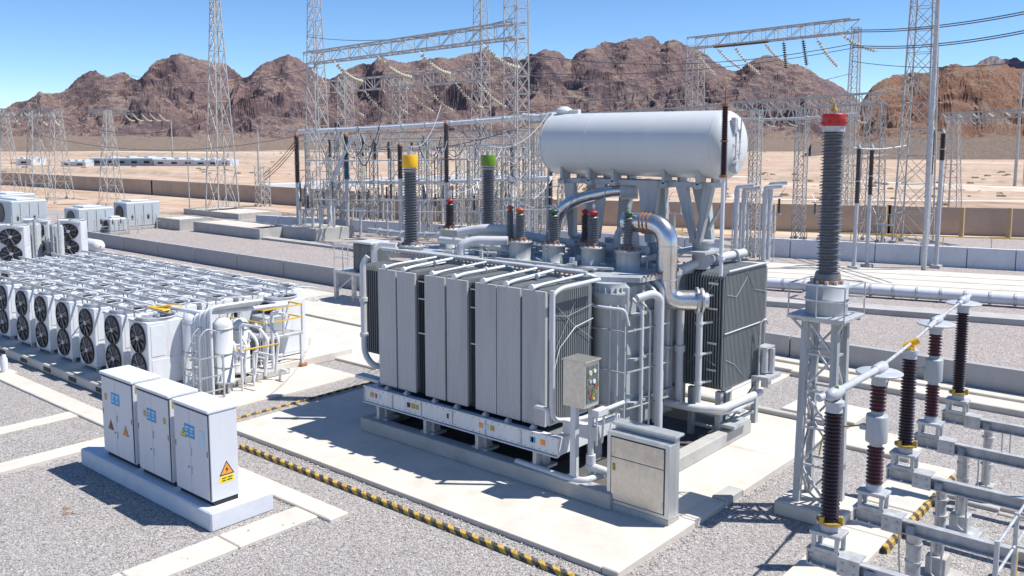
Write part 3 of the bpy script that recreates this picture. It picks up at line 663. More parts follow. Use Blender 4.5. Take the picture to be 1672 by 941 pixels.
for x in (-17.85, -15.05, -12.25): MB().box(x-.13, x+.13, 17.3, 17.6, .16, .9, .01).build('support_foot', 'galv', TF)
# radiators: real stacks of pressed plates
def plate_stack(mb, x0, x1, y0, y1, z0, z1, n, th=.026, rnd=.12, endribs=True):
    a = []
    for (cy, cz, s) in ((y0+rnd, z0+rnd, 180), (y1-rnd, z0+rnd, 270), (y1-rnd, z1-rnd, 0), (y0+rnd, z1-rnd, 90)):
        for k in range(4): t = math.radians(s+k*30); a.append((cy+rnd*math.cos(t), cz+rnd*math.sin(t)))
    for i in range(n):
        x = x0+(x1-x0-th)*i/(n-1); mb.prism(a, 'x', x, x+th)
    if endribs:
        m = int((y1-y0-.1)/.075)
        for i in range(m): y = y0+.06+i*.075; mb.box(x1, x1+.022, y, y+.038, z0+.08, z1-.08)
PX = [(-17.98, -17.30), (-17.24, -16.57), (-16.21, -15.50), (-15.43, -14.73), (-14.46, -13.79), (-13.765, -13.05), (-12.985, -12.30)]
RADTOP, RADBOT = 4.58, 1.40
for i, (x0, x1) in enumerate(PX):
    r = MB(); r.use(1); last = i in (1, 3, 6)
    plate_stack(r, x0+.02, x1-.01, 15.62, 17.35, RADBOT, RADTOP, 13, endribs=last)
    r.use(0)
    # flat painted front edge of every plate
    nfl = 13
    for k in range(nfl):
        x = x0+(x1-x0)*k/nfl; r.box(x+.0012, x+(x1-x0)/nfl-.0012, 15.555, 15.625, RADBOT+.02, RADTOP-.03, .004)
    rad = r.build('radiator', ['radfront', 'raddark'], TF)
    h = MB(); xm = (x0+x1)/2; dxx = (.05, -.08, .12, .0, .1, -.1, .06)[i]; h.tube([(xm+dxx*.4, 15.52, RADTOP+.04), (xm+dxx*.4, 15.8, RADTOP+.08), (xm+dxx, 17.5, RADTOP+.10+abs(dxx)*.5), (xm+dxx, 17.9, RADTOP+.02)], (.034, .04, .03, .042, .036, .04, .034)[i], 10, .15)
    h.tube([(xm-.18, 15.7, RADTOP+.03), (xm-.18, 17.2, RADTOP+.03)], .028, 8)
    h.cyl((xm, 15.46, RADTOP+.05), (xm, 15.52, RADTOP+.05), .075, n=10); h.cyl((xm, 16.6, RADTOP+.10), (xm, 16.65, RADTOP+.10), .07, n=10)
    h.build('header_pipe', 'white', rad)
    k = MB(); k.cyl((xm, 15.48, 1.34), (xm, 15.62, 1.34), .06, n=10); k.cyl((xm, 15.53, 1.30), (xm, 15.53, 1.42), .035, n=8); k.box(xm-.1, xm+.1, 15.5, 15.58, 1.31, 1.33); k.build('drain_valve', 'galv', rad)
# fins in the two radiator gaps, deep shade painted on as near-black
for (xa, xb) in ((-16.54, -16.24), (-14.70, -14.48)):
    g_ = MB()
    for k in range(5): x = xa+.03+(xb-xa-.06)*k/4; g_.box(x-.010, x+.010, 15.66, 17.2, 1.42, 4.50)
    g_.box(xa, xb, 16.3, 16.33, 1.42, 4.5); g_.build('gap_fins', 'gapshade', TF)
    g_ = MB()
    for z in (3.9, 3.0, 4.35): g_.bar((xa, 15.66, z), (xb, 15.66, z), .03)
    g_.each('tie_rod', 'greyl', TF)
# thin wiring draped on the end plates
def wire(pts, r=.006, m='grey', name='cable', par=TF): return MB().tube(pts, r, 5).build(name, m, par)
XE = -12.26
wire([(XE+.02, 15.7, 4.0), (XE+.02, 16.3, 3.9), (XE+.02, 17.3, 4.05)]); wire([(XE+.02, 15.75, 4.3), (XE+.02, 16.5, 3.7), (XE+.02, 17.3, 3.2)]); wire([(XE+.02, 15.8, 3.1), (XE+.02, 16.6, 4.2)])
wire([(XE+.03, 15.75, 2.6), (XE+.03, 16.0, 3.2), (XE+.03, 16.6, 3.6), (XE+.03, 17.3, 3.7)], .013, 'greyl')
p = MB(); p.tube([(-12.5, 15.45, 1.9), (-12.12, 15.45, 1.9), (-12.12, 15.45, 1.55)], .05, 10, .1); p.tube([(-12.05, 15.5, 4.62), (-12.05, 15.5, 1.65), (-11.7, 16.1, 1.6), (-11.65, 17.8, 1.62)], .055, 12, .2)
p.tube([(-12.05, 17.3, 4.66), (-12.05, 15.8, 4.64), (-12.08, 15.5, 4.5), (-12.08, 15.48, 3.5)], .05, 10, .2); p.each('drain_pipe', 'greyl', TF)
# left end: bank and stand pipe
r = MB(); plate_stack(r, -19.5, -18.75, 16.3, 17.6, 1.9, 4.45, 9); r.build('radiator', 'raddark', TF)
p = MB(); p.tube([(-18.9, 16.0, 4.75), (-19.0, 15.9, 4.55), (-19.0, 15.9, 2.0), (-18.6, 15.9, 1.7), (-18.4, 16.3, 1.7)], .085, 12, .25); p.cyl((-19.0, 15.9, 3.5), (-19.0, 15.9, 3.6), .12, n=12); p.cyl((-19.0, 15.9, 2.5), (-19.0, 15.9, 2.6), .12, n=12)
p.box(-19.3, -18.3, 15.8, 16.1, 1.3, 1.38); p.build('stand_pipe', 'greyl', TF)
# right rear bank
def bank():
    r = MB(); plate_stack(r, -11.55, -10.48, 20.55, 23.1, 1.48, 4.58, 14, th=.036, rnd=.2)
    o = r.build('radiator', 'raddark', TF)
    m = MB(); m.tube([(-10.44, 20.6, 3.0), (-10.44, 23.05, 3.0)], .018, 6); m.tube([(-10.43, 20.7, 4.61), (-10.43, 23.0, 4.61)], .03, 8); m.tube([(-10.43, 20.7, 1.45), (-10.43, 23.0, 1.45)], .03, 8); m.each('tie_bar', 'greyl', o)
    m = MB()
    for z in (4.3, 3.65, 2.75, 2.05):
        m.bar((-10.86, 20.46, z), (-10.6, 20.46, z), .03, .05)
    m.each('clamp_bar', 'galv', o)
    return o
rb = bank()
wire([(-10.44, 20.7, 4.0), (-10.44, 21.2, 3.9), (-10.44, 21.8, 4.35)]); wire([(-10.44, 21.8, 4.5), (-10.44, 22.3, 3.95), (-10.44, 23.0, 3.8)]); wire([(-10.44, 20.7, 2.3), (-10.44, 21.2, 2.1), (-10.44, 21.7, 1.7)])
wire([(-11.3, 20.4, 3.6), (-11.0, 20.4, 3.9), (-10.6, 20.4, 4.4)]); wire([(-11.4, 20.4, 2.1), (-11.1, 20.38, 2.5), (-10.6, 20.4, 2.2)])
p = MB(); p.tube([(-10.9, 20.1, 1.25), (-10.9, 20.1, 4.1)], .085, 12); 
for z in (1.75, 2.5, 3.3, 4.0): p.cyl((-10.9, 20.1, z-.03), (-10.9, 20.1, z+.03), .105, n=12); p.bar((-10.9, 20.1, z), (-10.75, 20.5, z), .05)
p.cyl((-10.9, 20.1, 4.1), (-10.9, 20.1, 4.16), .11, n=12); p.build('header_pipe', 'greyl', rb)
p = MB(); p.tube([(-11.45, 20.1, 1.1), (-11.45, 20.1, 3.9)], .10, 12); p.tube([(-11.75, 20.0, 1.1), (-11.75, 20.0, 3.6)], .09, 12); p.cyl((-11.45, 20.1, 2.5), (-11.45, 20.1, 2.66), .14, n=12)
p.tube([(-11.9, 19.9, 1.12), (-10.9, 19.95, 1.12), (-10.35, 20.3, 1.12), (-10.25, 22.4, 1.12)], .10, 12, .2); p.tube([(-11.8, 20.3, .95), (-10.5, 20.5, .95), (-10.3, 20.9, .95), (-10.3, 22, .95)], .07, 10, .2); p.each('bottom_header', 'greyl', rb)
p = MB()
for (x, y) in ((-10.6, 20.7), (-10.6, 22.8), (-11.4, 20.7), (-11.4, 22.8), (-10.9, 21.6)): p.box(x-.08, x+.08, y-.08, y+.08, .12, 1.45, .01)
for z in (.45, .8): p.bar((-10.6, 20.7, z), (-10.6, 22.8, z), .07); p.bar((-11.4, 20.7, z), (-10.6, 20.7, z), .07)
p.bar((-10.6, 20.7, .2), (-10.6, 22.8, 1.2), .05); p.box(-10.5, -10.1, 20.6, 21.5, .55, .63); p.box(-10.75, -10.15, 21.0, 21.3, .85, .93)
p.each('bank_support', 'grey', rb)
p = MB(); p.cyl((-10.25, 22.55, 1.65), (-10.25, 22.55, 2.35), .11, n=14); p.cyl((-10.12, 22.75, 1.65), (-10.12, 22.75, 2.3), .09, n=14); p.tube([(-10.3, 22.35, 1.4), (-10.3, 22.35, 3.05), (-10.2, 22.5, 3.15), (-10.2, 22.6, 3.0)], .03, 8, .08)
p.box(-10.45, -9.95, 22.2, 23.0, 1.50, 1.60); p.box(-10.2, -10.0, 22.3, 22.5, 1.3, 1.5); p.box(-10.4, -10.1, 22.4, 22.9, 2.32, 2.37); p.build('breather', 'galv', rb)
p = MB(); p.tube([(-11.62, 20.0, 3.9), (-11.62, 20.1, 4.55), (-11.3, 20.7, 4.78), (-11.2, 23.1, 4.80)], .12, 14, .3); p.cyl((-11.2, 21.4, 4.80), (-11.2, 21.46, 4.80), .16, n=14); p.cyl((-11.2, 22.5, 4.80), (-11.2, 22.56, 4.80), .16, n=14)
p.tube([(-12.6, 19.9, 4.75), (-12.3, 20.5, 4.9), (-12.3, 22.9, 4.9)], .09, 12, .2); p.cyl((-12.3, 21.4, 4.9), (-12.3, 21.45, 4.9), .14, n=12); p.each('top_header', 'greyl', rb)
# polished elbow pipe
e = MB(); e.tube([(-12.75, 19.45, 5.85), (-11.5, 19.45, 5.85), (-11.5, 19.45, 3.92), (-10.9, 19.95, 3.92)], .262, 24, .55, 10); ep = e.build('elbow_pipe', 'alupipe', TF)
e = MB(); 
for x in (-12.2, -12.1, -11.98): e.cyl((x, 19.45, 5.85), (x+.03, 19.45, 5.85), .282, n=24)
e.build('pipe_clamp', 'rust', ep)
e = MB()
for z in (5.3, 4.45): e.cyl((-11.5, 19.45, z), (-11.5, 19.45, z+.02), .270, n=24)
d = Vector((.6, .5, 0)).normalized(); q = Vector((-10.92, 19.93, 3.92)); e.cyl(q, q+d*.05, .34, n=20); e.cyl(q+d*.12, q+d*.17, .32, n=20); e.cyl(q+d*.05, q+d*.3, .2, n=20); e.build('flange', 'alu', ep)
# pipes on the right face
p = MB()
for (x, y, r_, z0, z1) in [(-11.45, 18.25, .045, .9, 4.1), (-11.45, 18.9, .05, .9, 4.4), (-11.4, 18.55, .025, .9, 4.0), (-11.42, 19.12, .07, .6, 4.5)]:
    p.tube([(x, y, z0), (x, y, z1-.2), (x-.3, y+.02, z1)], r_, 10, .15)
for (x, y) in [(-11.95, 17.62), (-11.8, 17.72), (-11.7, 17.9), (-12.6, 17.6)]: p.tube([(x, y, 1.0), (x, y, 4.0)], .02, 6)
p.tube([(-12.7, 17.6, 3.95), (-12.1, 17.5, 3.95), (-11.65, 17.8, 3.9), (-11.6, 17.9, 3.5)], .04, 8, .12)
p.tube([(-11.5, 18.1, 4.15), (-11.3, 18.5, 4.25), (-11.25, 18.75, 4.1), (-11.25, 18.75, .8)], .10, 12, .25)
p.each('riser_pipe', 'greyl', TF)
p = MB()
for z in (1.5, 2.4, 3.4): p.bar((-12.6, 17.55, z), (-11.55, 17.62, z), .03); p.bar((-11.5, 17.7, z), (-11.3, 19.3, z), .03)
p.each('pipe_bracket', 'galv', TF)
# turrets and bushings
def bushing(x, y, z0, tr, th, zc0, zt, capm, pr, n, label, pm='porc', capr=None, knob=True, rings=True):
    o = MB(); o.lathe([(tr*1.08, z0), (tr*1.08, z0+.05), (tr, z0+.06), (tr, z0+th-.06), (tr*1.12, z0+th-.05), (tr*1.12, z0+th), (tr*.5, z0+th+.02)], (x, y, 0), n=28)
    o.use(1)
    for k in range(14): a = 2*PI*k/14; o.cyl((x+tr*1.04*math.cos(a), y+tr*1.04*math.sin(a), z0+th), (x+tr*1.04*math.cos(a), y+tr*1.04*math.sin(a), z0+th+.04), .018, n=6)
    for k in range(8): a = 2*PI*k/8; o.box(x+pr*1.0*math.cos(a)-.025, x+pr*1.0*math.cos(a)+.025, y+pr*1.0*math.sin(a)-.025, y+pr*1.0*math.sin(a)+.025, z0+th+.02, z0+th+.09)
    root = o.build('bushing', ['grey', 'rust'], TF); root['label'] = label
    o = MB(); o.lathe([(pr*.95, z0+th), (pr*.95, z0+th+.12), (pr*.75, z0+th+.14)], (x, y, 0), n=20); sheds(o, x, y, z0+th+.12, zc0, pr*.70, pr, int(n*.85), 22); o.build('porcelain', pm, root)
    o = MB()
    cr = capr or pr*.85
    if knob: o.lathe([(cr*.45, zc0), (cr*.75, zc0+.05), (cr*.95, zc0+.09), (cr*.95, zc0+.13), (cr*.4, zc0+.15), (.02, zc0+.17)], (x, y, 0), n=16)
    else: o.lathe([(cr*.98, zc0+.02), (cr, zc0+.04), (cr, zt-.02), (cr*.97, zt)], (x, y, 0), n=28)
    o.build('cap', capm, root)
    o = MB()
    if knob: o.cyl((x, y, zc0+.2), (x, y, zt+.1), .02, n=8); o.cyl((x, y, zc0+.24), (x, y, zc0+.3), .045, n=8)
    else:
        o.lathe([(pr*.8, zc0-.12), (pr*.8, zc0+.03)], (x, y, 0), n=20)
        for (dx, dy) in ((.06, 0), (-.06, 0), (0, .06)): o.cyl((x+dx, y+dy, zt), (x+dx, y+dy, zt+.28), .018, n=8)
        o.cyl((x, y, zt), (x, y, zt+.12), .08, n=12)
    o.build('terminal', 'galv', root) if knob else o.each('terminal', 'galv', root)
    return root
bushing(-19.62, 18.3, 4.50, .38, .30, 7.10, 7.49, 'yellow', .235, 34, 'tall grey bushing with a wide yellow cap', capr=.235, knob=False)
bushing(-18.56, 20.6, 4.62, .36, .40, 7.12, 7.47, 'green', .225, 34, 'tall grey bushing with a wide green cap', capr=.235, knob=False)
bushing(-19.26, 19.6, 4.62, .33, .60, 5.98, 6.32, 'redd', .155, 13, 'short bushing with a red knob beside the yellow capped one', 'porcd')
bushing(-16.73, 19.5, 4.62, .27, .45, 5.90, 6.14, 'orange', .125, 15, 'slim bushing with an orange knob behind the front row')
bushing(-15.77, 18.8, 4.62, .30, .55, 5.92, 6.16, 'orange', .15, 14, 'front row bushing with an orange knob')
bushing(-14.75, 19.0, 4.62, .31, .52, 5.93, 6.13, 'dgreen', .155, 14, 'front row bushing with a green knob')
bushing(-14.43, 20.0, 4.62, .27, .50, 5.88, 6.11, 'redd', .12, 13, 'rear bushing with a red knob', 'porcd')
bushing(-13.52, 19.1, 4.62, .31, .54, 5.95, 6.20, 'redd', .16, 13, 'front row bushing with a bright red knob')
bushing(-12.5, 19.2, 4.62, .31, .52, 5.98, 6.25, 'dgreen', .14, 12, 'rightmost front row bushing with a dark green knob under the bent pipe')
# clutter of pipes, valves and ducts over the cover
cl = MB()
cl.tube([(-19.9, 17.4, 4.75), (-12.5, 17.42, 4.75)], .05, 10)
cl.tube([(-19.0, 18.9, 4.95), (-17.6, 18.9, 4.95), (-17.0, 18.9, 4.95), (-16.4, 19.2, 4.8)], .10, 12, .2)
cl.tube([(-18.8, 20.0, 5.1), (-17.0, 20.2, 5.15), (-15.2, 20.3, 5.0), (-12.6, 20.3, 5.0)], .13, 14, .3)
cl.tube([(-17.35, 18.05, 4.6), (-17.35, 18.05, 5.0), (-17.1, 18.35, 5.12), (-16.3, 18.9, 5.12)], .13, 14, .25)
cl.tube([(-18.6, 19.3, 5.15), (-17.9, 19.6, 5.3), (-16.9, 20.1, 5.3)], .15, 14, .3)
cl.tube([(-13.5, 20.2, 4.7), (-13.5, 20.2, 5.55), (-12.9, 20.2, 5.55), (-12.9, 20.2, 4.7)], .09, 12, .25)
cl.each('oil_pipe', 'greyl', TF)
cl = MB()
for i in range(60):
    x = random.uniform(-19.2, -12.0); y = random.uniform(18.3, 21.2)
    if any(math.hypot(x-a, y-b2) < .45 for a, b2 in ((-19.62, 18.3), (-18.56, 20.6), (-19.26, 19.6), (-16.73, 19.5), (-15.77, 18.8), (-14.75, 19), (-14.43, 20), (-13.52, 19.1), (-12.5, 19.2))): continue
    k = i % 4; h = random.uniform(.08, .3)
    if k == 0: cl.box(x-.12, x+.12, y-.09, y+.09, 4.62, 4.62+h, .01)
    elif k == 1: cl.cyl((x, y, 4.62), (x, y, 4.62+h), random.uniform(.05, .13), n=12)
    elif k == 2: cl.tube([(x, y, 4.62), (x, y, 4.62+h), (x+random.uniform(.2, .7), y+random.uniform(-.2, .2), 4.62+h)], .035, 8, .08)
    else: cl.bar((x, y, 4.68), (x+random.uniform(-1, 1), y+random.uniform(-.15, .15), 4.7), .05, .05)
cl.each('cover_fitting', 'greyl', TF)
cl = MB()
for i in range(46):
    x = random.uniform(-19.2, -12.0); y = random.uniform(18.0, 21.2); z = random.uniform(4.65, 5.1)
    if i % 2: cl.cyl((x, y, 4.62), (x, y, z), .02, n=6); cl.cyl((x, y, z), (x, y, z+.03), .07, n=8)
    else: cl.bar((x, y, z), (x+random.uniform(-.5, .5), y+random.uniform(-.3, .3), z), .025)
cl.each('valve_handle', 'galv', TF)
cl = MB()
for (x0, y0, x1, y1) in [(-19.5, 17.85, -13.0, 17.85), (-16.2, 18.3, -12.9, 18.35), (-13.9, 18.2, -12.6, 18.7)]:
    cl.bar((x0, y0, 4.70), (x1, y1, 4.70), .16, .05)
cl.each('cable_tray', 'galv', TF)
# conservator
CX0, CX1, CYy, CZ, CR = -16.18, -10.76, 20.95, 7.82, .87
o = MB(); o.lathe([(.02, -.24), (.35, -.22), (.62, -.15), (.79, -.04), (.855, .05), (CR, .15), (CR, CX1-CX0-.02), (.85, CX1-CX0+.10), (.78, CX1-CX0+.22), (.62, CX1-CX0+.32), (.36, CX1-CX0+.39), (.02, CX1-CX0+.41)], (CX0, CYy, CZ), (1, 0, 0), 64, caps=False)
con = o.build('conservator_tank', 'tankw', TF)
o = MB()
for x in (CX0+.06, -14.6, -12.65, CX1-.02): o.lathe([(CR+.004, 0), (CR+.004, .018)], (x, CYy, CZ), (1, 0, 0), 64)
o.each('weld_seam', 'tankw', con)
o = MB(); o.lathe([(.22, 8.6), (.22, 8.72), (.26, 8.73), (.26, 8.78), (.20, 8.84), (.08, 8.90)], (-15.9, CYy, 0), n=18); o.box(-15.72, -15.35, CYy-.08, CYy+.08, 8.66, 8.80, .02); o.build('manhole', 'tankw', con)
o = MB(); xe = CX1+.36
o.tube([(xe+.02, 20.75, 7.1), (xe+.06, 20.75, 8.45)], .02, 8); o.tube([(xe+.02, 20.95, 7.15), (xe+.08, 20.95, 8.5)], .018, 8); o.box(xe-.05, xe+.07, 20.63, 20.74, 8.1, 8.5, .01)
for z in (7.3, 7.6, 7.9, 8.2): o.bar((xe, 20.7, z), (xe+.06, 21.0, z), .03)
o.tube([(xe+.0, 20.6, 7.9), (xe+.1, 20.65, 7.7), (xe+.1, 20.9, 7.6)], .014, 6); o.build('level_pipe', 'galv', con)
o = MB(); o.cyl((xe-.05, 20.78, 7.28), (xe+.12, 20.78, 7.28), .17, n=20); ga = o.build('oil_gauge', 'galv', con)
o = MB(); o.tube([(-16.1, 20.5, 7.1), (-16.1, 20.4, 6.4), (-15.9, 20.2, 5.9), (-15.9, 20.1, 4.8)], .03, 8, .2); o.tube([(-10.75, 21.0, 7.0), (-10.8, 21.1, 6.4), (-11.3, 21.2, 5.6)], .05, 8, .2); o.each('drop_pipe', 'galv', con)
o = MB()
o.box(-15.6, -12.4, 20.5, 20.6, 6.72, 6.86); o.box(-15.6, -12.4, 21.3, 21.4, 6.72, 6.86); o.box(-12.395, -10.9, 20.5, 20.6, 6.72, 6.86)
for x in (-15.55, -14.6, -13.8, -12.2, -11.2):
    o.box(x-.1, x+.1, 20.35, 21.55, 6.70, 6.84); o.box(x-.04, x+.04, 20.35, 20.75, 6.8, 7.25); o.box(x-.04, x+.04, 21.15, 21.55, 6.8, 7.25)
o.build('saddle', 'grey', con)
def leg(xt, wt_, xb, wb_, y0, y1, zb=5.2):
    o = MB(); o.add([(xt-wt_/2, y0, 6.72), (xt+wt_/2, y0, 6.72), (xb+wb_/2, y0, zb), (xb-wb_/2, y0, zb), (xt-wt_/2, y1, 6.72), (xt+wt_/2, y1, 6.72), (xb+wb_/2, y1, zb), (xb-wb_/2, y1, zb)], [(0, 1, 2, 3), (7, 6, 5, 4), (0, 4, 5, 1), (1, 5, 6, 2), (2, 6, 7, 3), (3, 7, 4, 0)]); o.build('support_leg', 'grey', con)
leg(-15.35, .34, -15.25, .20, 20.45, 20.62); leg(-15.0, .5, -15.2, .22, 21.2, 21.4); leg(-14.25, .30, -14.4, .16, 20.45, 20.6); leg(-13.9, .42, -14.1, .2, 21.2, 21.4)
leg(-12.75, .62, -12.7, .20, 20.5, 20.66); leg(-12.9, .5, -12.7, .2, 21.2, 21.4); leg(-11.75, .30, -11.36, .14, 20.5, 20.66, 5.3); leg(-10.98, .26, -11.24, .14, 20.5, 20.66, 5.3); leg(-11.6, .45, -11.3, .2, 21.2, 21.4, 5.3)
o = MB(); o.box(-11.8, -10.9, 20.3, 21.4, 5.02, 5.10, .01); o.cyl((-11.3, 20.85, 4.6), (-11.3, 20.85, 5.3), .24, n=18); o.cyl((-11.3, 20.85, 5.28), (-11.3, 20.85, 5.34), .32, n=18); o.cyl((-12.7, 20.9, 4.6), (-12.7, 20.9, 5.2), .25, n=16); o.cyl((-14.1, 20.9, 4.6), (-14.1, 20.9, 5.2), .25, n=16); o.cyl((-15.3, 20.9, 4.6), (-15.3, 20.9, 5.2), .28, n=16)
o.each('leg_pedestal', 'grey', TF)
o = MB(); o.tube([(-15.7, 20.2, 5.0), (-15.55, 20.2, 5.9), (-14.9, 20.3, 6.3), (-13.9, 20.6, 6.55), (-13.4, 20.8, 6.55)], .17, 18, .5, 8); bp_ = o.build('gas_relay_pipe', 'alupipe', TF)
o = MB(); o.cyl((-13.7, 20.65, 6.55), (-13.3, 20.85, 6.57), .24, n=18); o.box(-13.75, -13.35, 20.6, 20.9, 6.4, 6.75, .02); o.build('gas_relay', 'grey', bp_)
# arrester standing in front of the tank end
x, y = -11.15, 20.0; X_ = XU(1182, 20.0, 7.5)
o = MB(); o.cyl((X_, 20.0, 4.6), (X_, 20.0, 7.05), .05, n=12); o.cyl((X_, 20, 5.0), (X_, 20, 5.1), .09, n=12); ar = o.build('arrester_post', 'white', TF)
o = MB(); sheds(o, X_, 20.0, 7.1, 8.75, .06, .09, 30, 14); o.build('arrester_porcelain', 'porcb', ar)
o = MB(); o.cyl((X_, 20, 7.03), (X_, 20, 7.1), .10, n=12); o.cyl((X_, 20, 7.9), (X_, 20, 7.93), .10, n=12); o.cyl((X_, 20, 8.75), (X_, 20, 8.82), .09, n=12); o.cyl((X_, 20, 8.8), (X_, 20, 9.15), .02, n=8); o.bar((X_, 20, 8.95), (X_+.15, 20, 8.98), .02); o.each('terminal', 'rust', ar)
# stainless control box on its post with gauges
o = MB(); o.box(-11.60, -11.02, 15.3, 15.85, 2.15, 3.17, .008); box = o.build('control_box', 'stainless', TF)
o = MB(); o.box(-11.63, -10.98, 15.27, 15.88, 3.172, 3.20, .005); o.build('lid', 'stainless', box)
o = MB(); o.box(-11.019, -11.008, 15.38, 15.79, 2.25, 3.08); o.build('window', 'panelglass', box)
for (y, z, r_, m) in [(15.5, 2.93, .055, 'white'), (15.66, 2.95, .045, 'white'), (15.5, 2.74, .04, 'hub'), (15.64, 2.72, .05, 'white'), (15.46, 2.55, .03, 'red'), (15.6, 2.52, .03, 'dgreen'), (15.7, 2.48, .03, 'brass'), (15.5, 2.38, .025, 'red'), (15.62, 2.34, .03, 'yellow'), (15.70, 2.62, .03, 'red')]:
    MB().cyl((-11.01, y, z), (-10.99, y, z), r_, n=14).build('gauge', m, box)
o = MB(); 
for k in range(7): y0 = random.uniform(15.42, 15.75); z0 = random.uniform(2.3, 3.0); o.tube([(-10.995, y0, z0), (-10.985, y0+random.uniform(-.12, .12), z0-.08), (-10.995, y0+random.uniform(-.2, .1), z0-.2)], .006, 5)
o.build('wiring', 'brass', box)
o = MB(); o.bar((-11.33, 15.38, .42), (-11.33, 15.38, 2.15), .14); o.build('post', 'greyl', TF)
o = MB(); o.tube([(-13.0, 15.38, .50), (-11.4, 15.3, .50), (-11.05, 15.4, .52), (-10.95, 15.95, .52)], .075, 12, .15); o.tube([(-11.25, 15.75, .7), (-11.0, 15.75, .72), (-10.6, 15.95, .6)], .09, 12, .1); o.tube([(-11.15, 15.75, .45), (-11.15, 15.75, 2.1)], .07, 12); o.cyl((-11.15, 15.75, .8), (-11.15, 15.75, 1.0), .11, n=12)
o.box(-11.9, -11.0, 15.70, 15.9, 1.35, 1.65); o.box(-11.0, -10.82, 15.55, 15.95, 1.95, 2.1, .01); o.tube([(-10.9, 15.6, 1.95), (-10.9, 15.6, 1.3)], .025, 8); o.tube([(-10.88, 15.85, 1.95), (-10.95, 15.9, 1.4), (-11.1, 16.1, 1.2)], .03, 8, .1); o.each('cable_conduit', 'greyl', TF)

# ------------------------------------------------------------------ aluminium kiosk beside the transformer
K = thing('metal_kiosk', 'brushed aluminium kiosk with a two panel door at the right front corner of the transformer', 'cabinet', (-9.65, 15.5, .12))
o = MB(); o.box(-10.40, -8.88, 15.28, 15.52, .27, 1.83, .012); o.build('body', 'alu', K)
o = MB(); o.box(-10.38, -8.90, 15.55, 15.72, .27, 1.93, .01); o.build('rear_body', 'alu', K)
MB().box(-10.40, -8.84, 15.45, 15.80, 1.932, 1.985, .01).build('lid', 'alu', K)
MB().box(-10.40, -8.88, 15.28, 15.72, .12, .268).build('base', 'conc2', K)
o = MB(); o.box(-10.28, -9.00, 15.262, 15.279, .37, 1.30, .004); o.box(-10.28, -9.00, 15.262, 15.279, 1.312, 1.73, .004); dr = o.build('door', 'stainless', K)
o = MB()
for (x0, x1, z0, z1) in [(-10.30, -8.98, 1.732, 1.75), (-10.30, -8.98, .35, .368), (-10.30, -10.285, .368, 1.732), (-8.995, -8.98, .368, 1.732), (-10.28, -9.0, 1.300, 1.312)]: o.box(x0, x1, 15.272, 15.2795, z0, z1)
o.build('door_seal', 'black', dr)
o = MB(); o.box(-10.24, -10.18, 15.235, 15.262, 1.02, 1.16, .01); o.build('handle', 'brass', dr)
for z in (.55, 1.62): MB().box(-9.03, -8.99, 15.245, 15.262, z-.06, z+.06, .008).build('hinge', 'galv', dr)

